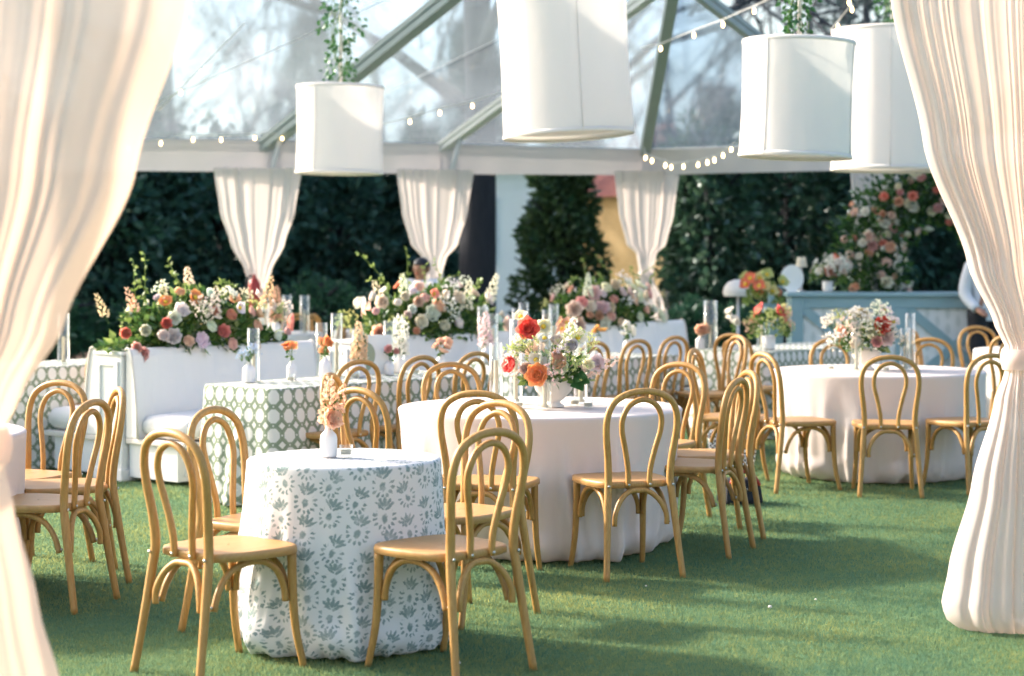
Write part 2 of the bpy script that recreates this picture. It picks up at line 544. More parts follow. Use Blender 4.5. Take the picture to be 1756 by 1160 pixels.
# ------------------------------------------------------------------ tent
tent = thing('clear_top_tent', 'clear roofed frame tent with grey rafters and white valance', 'tent')
E_L = Vector((-9.5, 22.3, 2.97)); E1 = Vector((-3.06, 23.6, 2.97)); E2 = Vector((-.90, 24.0, 2.95))
E3 = Vector((1.68, 24.4, 2.90)); E4 = Vector((4.42, 22.0, 2.86)); E5 = Vector((9.0, 17.0, 2.86))
AP = Vector((1.77, 20.76, 4.64)); RG = Vector((-.50, 21.2, 4.64)); RL = Vector((-5.5, 20.6, 4.64))
AF = Vector((1.77, 5.0, 4.64)); RF = Vector((-5.5, 5.0, 4.64)); LF = Vector((-9.5, 5.0, 2.97)); RF5 = Vector((9.0, 5.0, 2.86))
def beam(name, a, b, r, mat=ALU, n=4):
    put(name, MB().tube([a, b], r, n).mesh(name, mat, n > 4), tent)
def shaped_beam(a, b, mat, w=.075, h=.13):
    a = Vector(a); b = Vector(b); t = (b - a).normalized()
    sx = t.cross(Vector((0, 0, 1))).normalized(); up = sx.cross(t)
    mb = MB()
    # box profile with a keder groove on each side
    prof = [(-w, 0), (w, 0), (w, h * .4), (w * .75, h * .46), (w * .75, h * .56), (w, h * .62), (w, h),
            (-w, h), (-w, h * .62), (-w * .75, h * .56), (-w * .75, h * .46), (-w, h * .4)]
    v = [p + sx * q[0] * .75 + up * (q[1] - h) for p in (a, b) for q in prof]
    k = len(prof)
    f = [(i, (i + 1) % k, k + (i + 1) % k, k + i) for i in range(k)] + [tuple(range(k - 1, -1, -1)), tuple(range(k, 2 * k))]
    mb.add(v, f)
    put('rafter', mb.mesh('rafter', mat, False), tent)
shaped_beam(E1, RG, ALU, .12, .16); shaped_beam(E2, AP, ALUL, .085, .12)
shaped_beam(E3, AP, ALU, .085, .12); shaped_beam(E4, AP, ALU, .085, .12); shaped_beam(E_L, RL, ALU, .1, .14)
for a, b in ((RL, RG), (RG, AP), (AP, AF), (RL, RF)): beam('ridge_beam', a, b, .07)
for y, xa, xb in ((17.6, -5.5, 1.77), (14.7, -5.5, 1.77), (13.5, 1.77, 4.3), (16.5, 1.77, 4.3)):
    beam('cross_bar', (xa, y, 4.62), (xb, y, 4.62), .025, ALU, 6)
for a, b in ((E_L, E1), (E1, E2), (E2, E3), (E3, E4), (E4, E5)): beam('eave_beam', a + Vector((0, .03, -.02)), b + Vector((0, .03, -.02)), .035, ALU)
def panel(*p, mat=None):
    # a slightly sagging sheet of vinyl
    p = [Vector(q) for q in p]
    n = 10; v = []; f = []
    if len(p) == 3: p.append(p[2])
    for i in range(n + 1):
        for j in range(n + 1):
            s, t = i / n, j / n
            q = (p[0] * (1 - s) + p[1] * s) * (1 - t) + (p[3] * (1 - s) + p[2] * s) * t
            q = q + Vector((0, 0, -.06 * math.sin(math.pi * s) * math.sin(math.pi * t)))
            v.append(q)
    f = [(i * (n + 1) + j, (i + 1) * (n + 1) + j, (i + 1) * (n + 1) + j + 1, i * (n + 1) + j + 1) for i in range(n) for j in range(n)]
    put('roof_panel', MB().add(v, f).mesh('roof_panel', mat or VINYL), tent)
up = Vector((0, 0, .012))
panel(E_L + up, E1 + up, RG + up, RL + up); panel(E1 + up, E2 + up, AP + up, RG + up)
panel(E2 + up, E3 + up, AP + up); panel(E3 + up, E4 + up, AP + up)
panel(E4 + up, E5 + up, AF + up, AP + up, mat=VINYLC); panel(RL + up, RG + up, AF + up, RF + up, mat=VINYLC)
def valance(a, b, h0, h1, seed):
    rg = random.Random(seed); n = 60; v = []; f = []
    d = (b - a); nn = Vector((d.y, -d.x, 0)).normalized()
    ph = rg.random() * 6
    for i in range(n + 1):
        t = i / n
        for k in range(5):
            q = a + d * t - Vector((0, 0, (h0 * (1 - t) + h1 * t) * k / 4))
            w = .012 * math.sin(t * d.length * 5.1 + ph) * (k / 4) + .006 * math.sin(t * d.length * 13 + ph)
            v.append(q + nn * (.08 + w))
    f = [(i * 5 + k, (i + 1) * 5 + k, (i + 1) * 5 + k + 1, i * 5 + k + 1) for i in range(n) for k in range(4)]
    put('valance', MB().add(v, f).mesh('valance', VALANCE), tent)
valance(E_L, E1, .40, .39, 1); valance(E1, E2, .39, .38, 2); valance(E2, E3, .38, .325, 3)
valance(E3, E4, .325, .32, 4); valance(E4, E5, .32, .32, 5)
for e in (E1, E2, E3, E4):
    put('post', MB().tube([(e.x, e.y + .02, 0), (e.x, e.y + .02, e.z)], .045, 12).mesh('post', ALUL), tent)
    put('base_plate', MB().box(e.x - .12, e.x + .12, e.y - .1, e.y + .14, 0, .012).mesh('base_plate', ALUL, False), tent)
for e, apx in ((E1, RG), (E2, AP), (E3, AP)):
    d = apx - e
    if e is E3: continue
    top = e + d * .10
    put('brace', MB().tube([(e.x + .02, e.y - .1, e.z - .82), (top.x, top.y, top.z - .1)], .03, 10).mesh('brace', ALUL), tent)
for a, b in (((-4.6, 22.5, 3.15), (-1.0, 20.9, 4.5)), ((-1.9, 23.2, 3.35), (1.2, 21.0, 4.55)), ((-.4, 23.4, 3.2), (1.6, 21.2, 4.45))):
    put('cable', MB().tube([a, b], .006, 5).mesh('cable', WIRE), tent)
# posts that carry the two front drapes
for x, y in ((2.22, 8.02), (-1.36, 4.72)):
    put('post', MB().tube([(x, y, 0), (x, y, 4.6)], .04, 12).mesh('post', ALUL), tent)
    put('base_plate', MB().box(x - .1, x + .1, y - .1, y + .1, 0, .012).mesh('base_plate', ALUL, False), tent)

# ------------------------------------------------------------------ drapes
def drape(name, label, y0, rows, pleats, seed, mat, depth=.1, band=None, group=None, nt=220, pk=1.0):
    """rows: (z, x_left, x_right, pleat amplitude, belly) from top to floor"""
    rg = random.Random(seed)
    zs = [r[0] for r in rows]
    nz = 90; v = []; f = []
    ph = [rg.random() * 6.28 for _ in range(4)]
    WV = [(pleats * f_, rg.random() * 6.28, w_, rg.uniform(-.5, .5)) for f_, w_ in ((.17, .6), (.29, .55), (.47, .45), (.73, .33), (1.0, .24), (1.37, .14), (1.9, .07))]
    root = thing(name, label, 'drape', (0, y0, 0), group=group)
    def at(z):
        for a, b in zip(rows, rows[1:]):
            if a[0] >= z >= b[0]:
                t = (a[0] - z) / (a[0] - b[0]); t2 = t * t * (3 - 2 * t) * .5 + t * .5
                return [p + (q - p) * t2 for p, q in zip(a, b)]
        return rows[-1]
    for i in range(nz + 1):
        z = zs[0] + (zs[-1] - zs[0]) * i / nz
        _, xl, xr, am, be = at(z); am *= pk
        for j in range(nt + 1):
            t = j / nt
            tw = t + .035 * math.sin(6.28 * t * 1.7 + ph[1]) + .012 * math.sin(6.28 * t * 4.3 + ph[2])
            g = sum(w * math.sin(6.2832 * fq * tw + p_ + zz * (z - zs[0])) for fq, p_, w, zz in WV)
            s = math.sqrt(max(0, 1 - (2 * t - 1) ** 2))
            y = -be * s - am * g
            x = xl + (xr - xl) * t + am * .22 * math.cos(6.2832 * pleats * tw + ph[0])
            v.append((x, y, max(z, .006)))
    m = nt + 1
    f = [(i * m + j, i * m + j + 1, (i + 1) * m + j + 1, (i + 1) * m + j) for i in range(nz) for j in range(nt)]
    put('curtain_panel', MB().add(v, f).mesh('curtain_panel', mat), root)
    if band:
        z, hh = band
        _, xl, xr, am, be = at(z)
        cx, hw = (xl + xr) / 2, (xr - xl) / 2 + .012
        b = MB(); n = 40; pv = []
        for k in range(7):
            for j in range(n):
                q = 6.2832 * j / n
                bu = .003 * math.sin(math.pi * k / 6) + .003 * math.sin(5 * q + k)
                pv.append((cx + (hw + bu) * math.cos(q), -be * .1 - (be + am * .6 + .01 + bu) * math.sin(q), z - hh / 2 + hh * k / 6))
        b.add(pv, [(k * n + j, k * n + (j + 1) % n, (k + 1) * n + (j + 1) % n, (k + 1) * n + j) for k in range(6) for j in range(n)])
        put('tie_band', b.mesh('tie_band', mat), root)
    return root

drape('tied_drape', 'ivory drape tied at its waist, at the right edge, falling to the grass', 7.95,
      [(3.3, 1.46, 2.26, .035, .05), (2.6, 1.565, 2.16, .035, .06), (2.0, 1.70, 2.16, .035, .07), (1.5, 1.885, 2.16, .03, .08),
       (1.25, 1.995, 2.17, .018, .08), (1.17, 2.035, 2.17, .010, .07), (1.06, 2.035, 2.18, .010, .07), (.95, 1.995, 2.24, .02, .09),
       (.6, 1.90, 2.38, .032, .13), (.25, 1.805, 2.5, .04, .18), (.10, 1.775, 2.54, .045, .21), (.03, 1.80, 2.52, .04, .19), (0, 1.84, 2.48, .03, .15)],
      15, 3, DRAPE, band=(1.115, .085), pk=.30)
drape('tied_drape', 'blurred ivory drape glowing peach at the left edge, nearest the camera', 4.6,
      [(3.3, -1.62, -.48, .035, .05), (2.15, -1.62, -.775, .035, .06), (1.73, -1.56, -.905, .035, .07), (1.37, -1.48, -1.075, .03, .08),
       (1.2, -1.44, -1.175, .018, .08), (1.13, -1.42, -1.21, .010, .07), (1.04, -1.42, -1.215, .010, .07), (.95, -1.45, -1.195, .02, .08),
       (.7, -1.52, -1.135, .03, .1), (.5, -1.58, -1.08, .035, .13), (.1, -1.68, -.98, .045, .2), (.03, -1.66, -1.0, .04, .18), (0, -1.62, -1.04, .03, .15)],
      13, 8, DRAPE, band=(1.085, .085), pk=.30)
def back_drape(label, px, d, wl, wr, tie, seed):
    s = 3300 / d
    x = px
    drape('tied_drape', label, d,
          [(2.62, x - wl, x + wr, .04, .03), (2.1, x - wl * .86, x + wr * .84, .04, .05), (1.7, x - wl * .62, x + wr * .60, .035, .06),
           (tie + .22, x - wl * .30, x + wr * .30, .025, .07), (tie, x - .085, x + .085, .01, .06), (tie - .08, x - .085, x + .085, .01, .06),
           (tie - .4, x - .22, x + .22, .03, .1), (.1, x - .36, x + .36, .04, .15), (0, x - .33, x + .33, .03, .13)],
          11, seed, DRAPEB, band=(tie - .04, .08), group='tied drapes along the far side of the tent', nt=130, pk=.4)
back_drape('ivory drape on the far tent post, above the coral flower planter', -3.08, 23.35, .54, .53, 1.16, 11)
back_drape('ivory drape on the far tent post beside the big dark tree trunk', -.96, 23.75, .47, .49, 1.30, 12)
back_drape('ivory drape on the far tent corner post, right of the cone shaped evergreen', 1.68, 24.1, .40, .42, 1.36, 13)
back_drape('pale drape on the far tent post behind the flower arch', 4.02, 21.75, .20, .42, 1.5, 14)

# ------------------------------------------------------------------ drum shades
def lampshade(label, x, y, zb, dia, h, tilt, rz, garland=True):
    root = thing('drum_shade', label, 'pendant lamp', (x, y, zb), rz)
    root.rotation_euler = (tilt[0], tilt[1], rz)
    r = dia / 2; n = 72; rg = random.Random(int(x * 100))
    v = []; rows = 14; ph = rg.random() * 6
    for i in range(rows + 1):
        t = i / rows
        rr = r * (1 - .025 * math.sin(math.pi * t))
        for j in range(n):
            q = 6.2832 * j / n
            w = 1 + .004 * math.sin(9 * q + ph + t * 3) * math.sin(math.pi * t) + .003 * math.sin(17 * q + ph)
            v.append((rr * w * math.cos(q), rr * w * math.sin(q), h * t))
    f = [(i * n + j, i * n + (j + 1) % n, (i + 1) * n + (j + 1) % n, (i + 1) * n + j) for i in range(rows) for j in range(n)]
    put('shade', MB().add(v, f).mesh('shade', SHADE), root)
    for z in (.012, h - .012):
        rm = MB(); rm.lathe([(r + .002, z - .014), (r + .006, z), (r + .002, z + .014), (r - .006, z), (r + .002, z - .014)], n)
        put('rim_band', rm.mesh('rim_band', SHADE), root)
    for a in (3.9, 5.75, 1.6, .2):
        q = a
        st = MB().tube([((r * (1 - .025 * math.sin(math.pi * k / 8)) + .003) * math.cos(q), (r * (1 - .025 * math.sin(math.pi * k / 8)) + .003) * math.sin(q), h * k / 8) for k in range(9)], .0035, 5)
        put('seam', st.mesh('seam', SHADE), root)
    dm = MB(); dm.lathe([(.001, .05), (r * .5, .05), (r * .97, .045)], n)
    put('diffuser', dm.mesh('diffuser', SHADE), root)
    sp = MB()
    for k in range(3):
        q = k * 2.094
        sp.tube([(0, 0, h * .93), (r * .98 * math.cos(q), r * .98 * math.sin(q), h * .97)], .005, 5)
    put('spider_frame', sp.mesh('spider_frame', ALUL), root)
    top = 4.62 - zb
    put('cord', MB().tube([(0, 0, h * .93), (0, 0, top)], .016, 8).mesh('cord', CERAMIC), root)
    return root
def leafquad(mb, p, d, n, ln, wd, mi=0):
    d = d.normalized(); s = d.cross(n)
    if s.length < 1e-4: s = d.cross(Vector((1, 0, .3)))
    s.normalize(); up = s.cross(d)
    v = [p, p + d * ln * .45 + s * wd * .5 + up * ln * .06, p + d * ln, p + d * ln * .45 - s * wd * .5 + up * ln * .06]
    mb.add(v, [(0, 1, 2), (0, 2, 3)], mi)
def rvec(rg):
    while True:
        v = Vector((rg.uniform(-1, 1), rg.uniform(-1, 1), rg.uniform(-1, 1)))
        if .05 < v.length < 1: return v.normalized()
def garland(label, x, y, z0, z1, rad, n, seed):
    rg = random.Random(seed)
    root = thing('ivy_garland', label, 'garland', (x, y, z0))
    mb = MB(); st = MB()
    for k in range(4):
        a0 = rg.random() * 6.28
        pts = [(rad * .45 * (.3 + .7 * rg.random()) * math.cos(a0 + i * .8), rad * .45 * math.sin(a0 + i * .8), (z1 - z0) * i / 10) for i in range(11)]
        st.tube(spline(pts, 3), .004, 4)
    for i in range(n):
        t = rg.random(); a = rg.random() * 6.28
        rr = rad * math.sqrt(rg.random()) * (.45 + .55 * abs(math.sin(t * 9 + seed))) * (.55 + .45 * min(1, t * 3))
        p = Vector((rr * math.cos(a), rr * math.sin(a), t * (z1 - z0)))
        d = (Vector((math.cos(a), math.sin(a), -.9)) + rvec(rg) * .7)
        leafquad(mb, p, d, rvec(rg), rg.uniform(.035, .065), rg.uniform(.03, .05))
    put('stems', st.mesh('stems', STEM), root)
    tag(put('foliage', mb.mesh('foliage', IVY, False), root), kind='stuff')
lampshade('small white drum shade hanging at the left under an ivy cord', -1.58, 17.6, 2.30, .80, .80, (.0, .012), .3)
lampshade('large white drum shade hanging at the top centre, its underside showing', .435, 14.7, 2.46, 1.0, 1.25, (-.055, -.012), 1.0)
lampshade('white drum shade hanging at the right, in front of a taller one', 1.97, 13.4, 2.23, .78, .81, (.0, .035), .1)
lampshade('tall white drum shade hanging half behind the right drape', 3.25, 16.5, 2.28, 1.02, 1.2, (.0, .01), .6)
garland('ivy twisted round the cord above the small left shade', -1.58, 17.6, 3.14, 4.5, .24, 520, 1)
garland('ivy hanging above the right drum shade', 1.99, 13.4, 3.06, 4.4, .21, 520, 2)
garland('ivy above the tall shade beside the right drape', 3.27, 16.5, 3.5, 4.5, .2, 380, 3)

# ------------------------------------------------------------------ string lights
bulb_mb = MB(); bulb_mb.lathe([(.001, -.018), (.009, -.013), (.012, 0), (.009, .015), (.009, .032), (.001, .034)], 10)
BULBM = bulb_mb.mesh('bulb', BULB)
sock_mb = MB(); sock_mb.lathe([(.013, .03), (.013, .06), (.001, .062)], 8)
SOCKM = sock_mb.mesh('socket', ALUL)
def string_light(label, pts, extra=()):
    root = thing('string_light', label, 'string light')
    P = [Vector(p) for p in list(pts)]
    put('wire', MB().tube([p + Vector((0, 0, .06)) for p in list(extra)[:1] and [Vector(extra[0])] + P + [Vector(e) for e in extra[1:]] or P], .006, 5).mesh('wire', WIRE), root)
    for p in P:
        b = put('bulb', BULBM, root, p); put('socket', SOCKM, b)
def W(px, py, d): return ((px - 878) * d / 3300, d, 1.534 + (442 - py) * d / 3300)
string_light('string of warm bulbs along the far left eave', [W(220, 256, 22.9), W(276, 247, 23.0), W(331, 241, 23.1), W(379, 241, 23.2), W(437, 238, 23.2), W(484, 238, 23.3)], (W(180, 258, 22.8), W(540, 230, 23.0)))
string_light('three warm bulbs on a wire across the roof behind the large shade', [W(703, 210, 23.0), W(754, 195, 22.8), W(810, 183, 22.6)], (W(655, 222, 23.3), W(870, 165, 22.3)))
string_light('sagging string of warm bulbs on the far corner valance', [W(1107, 272, 23.8), W(1118, 277, 23.6), W(1141, 285, 23.3), W(1151, 288, 23.2), W(1172, 287, 22.9), W(1197, 284, 22.7), W(1213, 280, 22.5), W(1225, 276, 22.4), W(1240, 268, 22.2), W(1254, 258, 22)], (W(1104, 262, 24), W(1290, 238, 21.6)))
string_light('string of warm bulbs rising across the clear roof right of the large shade', [W(1133, 85, 20.6), W(1190, 62, 20), W(1240, 44, 19.4), W(1293, 21, 18.8)], (W(1100, 92, 20.9), W(1350, -5, 18.2)))
string_light('warm bulbs on a wire above the tall right shade', [W(1437, 48, 18.5), W(1461, 18, 18), W(1456, 6, 17.8)], (W(1425, 62, 18.7), W(1470, -20, 17.2)))
string_light('faint pair of warm bulbs behind the left drape', [W(310, 160, 21.5), W(345, 125, 21)], (W(270, 200, 22), W(420, 50, 20)))

# ------------------------------------------------------------------ flowers: shared bloom meshes
def petal(mb, base, out, upv, ln, wd, cup, mi=0, nu=3, nv=3):
    """curved patch from base going up/out"""
    side = out.cross(upv).normalized(); v = []
    for i in range(nv + 1):
        t = i / nv
        for j in range(nu + 1):
            s = (j / nu - .5) * 2
            w = wd * (.35 + .65 * math.sin(math.pi * min(1, .18 + t * .62)))
            p = base + upv * (ln * t * (1 - .12 * t)) + out * (cup * math.sin(t * 1.9) * ln - .28 * wd * s * s * .9) + side * (s * w * .5)
            p += out * (.05 * ln * t * t * math.cos(3 * s))
            v.append(p)
    k = nu + 1
    mb.add(v, [(i * k + j, i * k + j + 1, (i + 1) * k + j + 1, (i + 1) * k + j) for i in range(nv) for j in range(nu)], mi)
def rose_mesh(seed, open_=.5):
    rg = random.Random(seed); mb = MB()
    for ring, (n, r, ln, wd, cup) in enumerate(((4, .10, .75, .5, .0), (5, .22, .82, .62, .10), (6, .36, .85, .75, .22), (7, .5, .82, .85, .42 * open_ + .15), (7, .58, .72, .9, .75 * open_ + .2))):
        for k in range(n):
            a = 6.2832 * (k + .5 * (ring % 2)) / n + rg.uniform(-.15, .15)
            o = Vector((math.cos(a), math.sin(a), 0))
            petal(mb, o * r * .35 + Vector((0, 0, -.35)), o, (Vector((0, 0, 1)) + o * (r * .55)).normalized(), ln * rg.uniform(.92, 1.08), wd, cup)
    mb.lathe([(.001, -.45), (.18, -.4), (.26, -.25), (.1, -.2)], 8, 1)
    return mb.mesh('rose', [PETAL, STEM])
def poppy_mesh(seed):
    rg = random.Random(seed); mb = MB()
    for ring in range(2):
        for k in range(4):
            a = 6.2832 * (k + .5 * ring) / 4 + rg.uniform(-.2, .2)
            o = Vector((math.cos(a), math.sin(a), 0))
            petal(mb, Vector((0, 0, -.2)), o, (Vector((0, 0, .75)) + o).normalized(), .95 - .1 * ring, 1.05, .18, 0, 4, 4)
    mb.lathe([(.001, -.1), (.22, -.05), (.26, .08), (.15, .2), (.001, .22)], 10, 1)
    return mb.mesh('poppy', [PETAL, YELLOWC])
def spike_mesh(seed, n=34):
    """a stem crowded with small blossoms, unit height"""
    rg = random.Random(seed); mb = MB()
    mb.tube([(0, 0, -.35), (.01, 0, .3), (.03, .02, 1.0)], [.012, .012, .006], 5, 1)
    for i in range(n):
        t = (i + .5) / n; a = i * 2.4
        r = .14 * (1 - t) ** .7 + .025
        c = Vector((r * .8 * math.cos(a) + .02 * t, r * .8 * math.sin(a), t)); s = .135 * (1 - t * .6)
        for k in range(5):
            b = a + 6.2832 * k / 5
            o = (Vector((math.cos(a), math.sin(a), .25)) * .7 + Vector((math.cos(b) * .5, math.sin(b) * .5, math.sin(b + a) * .6))).normalized()
            leafquad(mb, c, o, rvec(rg), s * 1.15, s)
        if i % 3 == 0: leafquad(mb, c, Vector((math.cos(a + 1), math.sin(a + 1), .2)), rvec(rg), s * 1.3, s * .5, 1)
    return mb.mesh('flower_spike', [PETAL, STEM], False)
def spray_mesh(seed):
    """wiry cluster of little flowers, unit size"""
    rg = random.Random(seed); mb = MB()
    for i in range(26):
        d = (rvec(rg) + Vector((0, 0, .9))).normalized() * rg.uniform(.45, 1.0)
        mb.tube([(0, 0, -.4), d * .5 + Vector((0, 0, -.05)), d], .008, 3, 1)
        for k in range(6):
            leafquad(mb, d + rvec(rg) * .06, rvec(rg), rvec(rg), .13, .11)
    return mb.mesh('flower_spray', [PETAL, STEM], False)
ROSES = [rose_mesh(1, .2), rose_mesh(2, .6), rose_mesh(3, 1.0)]
POPPIES = [poppy_mesh(4), poppy_mesh(5)]
SPIKES = [spike_mesh(6), spike_mesh(7, 26)]
SPRAYS = [spray_mesh(8), spray_mesh(9)]
CORAL = (.95, .40, .30); PEACH = (.95, .62, .44); BLSH = (.95, .74, .64); IVOR = (.94, .89, .72); WHT = (.95, .92, .85)
ORNG = (.86, .36, .12); PINK = (.86, .50, .47); REDC = (.75, .08, .07); APRI = (.90, .68, .46); LILA = (.93, .85, .80); BLUEF = (.38, .48, .66); YELW = (.85, .78, .40); LIME = (.52, .58, .2)

def orient(d, roll=0.0):
    return (Matrix.Rotation(0, 3, 'Z') @ d.to_track_quat('Z', 'Y').to_matrix() @ Matrix.Rotation(roll, 3, 'Z')).to_euler()
def bloom(parent, name, me, p, d, size, col, rg):
    return put(name, me, parent, p, rot=orient(Vector(d), rg.random() * 6.28), scale=size, color=col)

def mound(parent, L, Wd, H, seed, nleaf, mats, leaf=(.05, .09), trail=0):
    rg = random.Random(seed); mbs = [MB() for _ in mats]
    for i in range(nleaf):
        d = rvec(rg); d.z = abs(d.z)
        rr = rg.uniform(.45, 1.0) ** .6
        lump = .85 + .2 * math.sin(d.x * 7 + seed) * math.cos(d.z * 6)
        p = Vector((d.x * L / 2 * rr * lump, d.y * Wd / 2 * rr, d.z * H * rr * lump))
        k = min(len(mats) - 1, int(rg.random() ** 1.3 * len(mats)))
        leafquad(mbs[k], p, d + rvec(rg) * .9, rvec(rg), rg.uniform(*leaf), rg.uniform(*leaf) * .6)
    for i in range(trail):
        x = rg.uniform(-L / 2, L / 2); y = rg.choice((-1, 1)) * Wd / 2
        for k in range(7):
            leafquad(mbs[0], Vector((x + rg.uniform(-.03, .03), y, -.02 * k)), rvec(rg) + Vector((0, 0, -.8)), rvec(rg), .06, .04)
    for mb, m in zip(mbs, mats):
        if mb.v: tag(put('foliage', mb.mesh('foliage', m, False), parent), kind='stuff')

def scatter_blooms(root, L, Wd, H, seed, specs, front=(0, -1, 0), k=1.12):
    """specs: (kind, colour, count, size, height range)"""
    rg = random.Random(seed); fr = Vector(front); placed = []
    for kind, colr, cnt, size, (h0, h1) in specs:
        if kind != 'spike': size *= k
        for i in range(cnt):
            for _ in range(60):
                d = rvec(rg); d.z = abs(d.z)
                if d.dot(fr) < -.35 and rg.random() < .7: continue
                t = rg.uniform(h0, h1)
                hor = math.sqrt(max(.02, 1 - t * t * .85))
                a = Vector((d.x, d.y, 0)).normalized()
                lx = rg.uniform(-1, 1); a = Vector((lx, (-1 if rg.random() < .78 else 1) * math.sqrt(1 - lx * lx), 0))
                p = Vector((a.x * L / 2 * hor, (a.y * .55 + .45 * (1 if a.y > 0 else -1)) * Wd / 2 * hor, t * H))
                if all((p - q).length > (size + s) * .62 for q, s in placed): break
            placed.append((p, size)); s = size * rg.uniform(.82, 1.15)
            dd = (Vector((p.x * .9, p.y * 2.2, 0)) + fr * .05 + Vector((0, 0, .12 + .5 * t * H))).normalized() + rvec(rg) * .35
            cc = tuple(min(1, c * rg.uniform(.9, 1.08)) for c in colr)
            if kind == 'rose': bloom(root, 'rose', rg.choice(ROSES), p, dd, s, cc, rg)
            elif kind == 'poppy': bloom(root, 'poppy', rg.choice(POPPIES), p, dd, s, cc, rg)
            elif kind == 'spray': bloom(root, 'flower_spray', rg.choice(SPRAYS), p, dd + Vector((0, 0, .5)), s, cc, rg)
            else:
                up_ = Vector((p.x * .5, p.y * .5, .8)).normalized() + rvec(rg) * .25
                bloom(root, 'flower_spike', rg.choice(SPIKES), p, up_, s, cc, rg)

# ------------------------------------------------------------------ banquettes and planters
def framed_panel(mb, x0, x1, z0, z1, y, out, t=.035, d=.012):
    """raised moulding as four mitred bars on plane y facing out (+1/-1)"""
    for (a, b, c, e) in ((x0, x1, z0, z0 + t), (x0, x1, z1 - t, z1), (x0, x0 + t, z0 + t, z1 - t), (x1 - t, x1, z0 + t, z1 - t)):
        mb.box(a, b, min(y, y + out * d), max(y, y + out * d), c, e)
def planter(label, x, y, L):
    root = thing('planter_divider', label, 'planter', (x, y, 0), URZ)
    bevel(put('body', boxmesh('body', (0, L, -.145, .145, .06, .86), WPAINT), root), .006)
    bevel(put('plinth', boxmesh('plinth', (-.012, L + .012, -.157, .157, 0, .085), WPAINT), root), .006)
    bevel(put('top_ledge', boxmesh('top_ledge', (-.012, L + .012, -.157, .157, .862, .885), WPAINT), root), .005)
    for xx, o in ((0, -1), (L, 1)):
        mb = MB()
        for (a, b, c, e) in ((-.115, .115, .13, .165), (-.115, .115, .79, .825), (-.115, -.08, .165, .79), (.08, .115, .165, .79)):
            mb.box(min(xx, xx + o * .014), max(xx, xx + o * .014), a, b, c, e)
        bevel(put('panel_moulding', mb.mesh('panel_moulding', WPAINT, False), root), .004)
    return root
def banquette(label, x, y, L, side):
    """side -1: on the local -y flank of the planter"""
    root = thing('banquette', label, 'banquette sofa', (x, y, 0), URZ)
    s = side; e0, e1 = .02, L - .02
    def bx(name, x0, x1, ya, yb, z0, z1, mat, bw=.02, seg=3):
        return bevel(put(name, boxmesh(name, (x0, x1, min(ya * s, yb * s), max(ya * s, yb * s), z0, z1), mat), root), bw, seg)
    # leaning back with a curved profile
    prof = [(.165, .30), (.30, .30), (.285, .5), (.262, .7), (.235, .86), (.215, .905), (.185, .915), (.165, .90)]
    n = 24; v = []; k = len(prof)
    for i in range(n + 1):
        t = i / n; xx = e0 + (e1 - e0) * t
        pf = .012 * math.sin(math.pi * t) + .003 * math.sin(i * 2.3)
        for (a, z) in prof: v.append((xx, s * (a + (pf if a > .2 else 0)), z))
    f = [(i * k + j, i * k + (j + 1) % k, (i + 1) * k + (j + 1) % k, (i + 1) * k + j) for i in range(n) for j in range(k)]
    f += [tuple(range(k - 1, -1, -1)), tuple(n * k + j for j in range(k))]
    b = put('backrest', MB().add(v, f).mesh('backrest', UPHOL, False), root); bevel(b, .008)
    for xx in (e0 - .004, e1 + .004):
        put('piping', MB().tube([(xx, s * a, z) for a, z in prof[1:]], .009, 6).mesh('piping', UPHOLB), b)
    # plump cushion
    v = []; f = []; n = 40; m = 20
    for i in range(n + 1):
        for j in range(m + 1):
            a, t = i / n, j / m
            q = math.pi * 2 * t
            cy = .53 + .25 * (abs(math.cos(q)) ** .45) * (1 if math.cos(q) > 0 else -1)
            ez = (abs(math.sin(q)) ** .55) * (1 if math.sin(q) > 0 else -1)
            en = min(1, (min(a, 1 - a) * L / .05)) ** .5
            cz = .385 + .082 * ez * (.55 + .45 * en) + (.018 * math.sin(math.pi * a) if ez > 0 else 0)
            v.append((e0 + .03 + (e1 - e0 - .06) * a, s * (.53 + (cy - .53) * (.9 + .1 * en)), cz))
    f = [(i * (m + 1) + j, (i + 1) * (m + 1) + j, (i + 1) * (m + 1) + j + 1, i * (m + 1) + j + 1) for i in range(n) for j in range(m)]
    f += [tuple(range(m + 1)), tuple(n * (m + 1) + j for j in range(m, -1, -1))]
    put('seat_cushion', MB().add(v, f).mesh('seat_cushion', UPHOL), root)
    bx('seat_rail', e0, e1, .165, .775, .262, .30, UPHOLB, .008, 2)
    bs = bx('base', .05, L - .05, .165, .68, .03, .262, WPAINT, .006, 2)
    mb = MB(); c = max(1, round(L / .8))
    for i in range(c):
        a = .09 + (L - .18) / c * i; framed_panel(mb, a + .02, a + (L - .18) / c - .02, .07, .23, .68 * s, s, .022)
    put('panel_moulding', mb.mesh('panel_moulding', WPAINT, False), bs)
    return root
VX, VY = .76, -.65
U1 = (-2.78, 13.25); U2 = (-1.36, 15.05); U3 = (.42, 18.0)
planter('white panelled planter with coral and white flowers, nearest the left drape', *U1, 1.75)
banquette('white upholstered banquette facing the sage trellis table on the left', *U1, 1.75, -1)
banquette('white banquette turned to the far left table beside the left drape', *U1, 1.75, 1)
planter('white planter holding the middle flower mound, behind the trellis table', *U2, 2.1)
banquette('white banquette below the middle flower mound', *U2, 2.1, -1)
planter('white planter of the third flower mound, under the far corner drape', *U3, 1.75)
banquette('white banquette below the pink flower mound near the far corner drape', *U3, 1.75, -1)

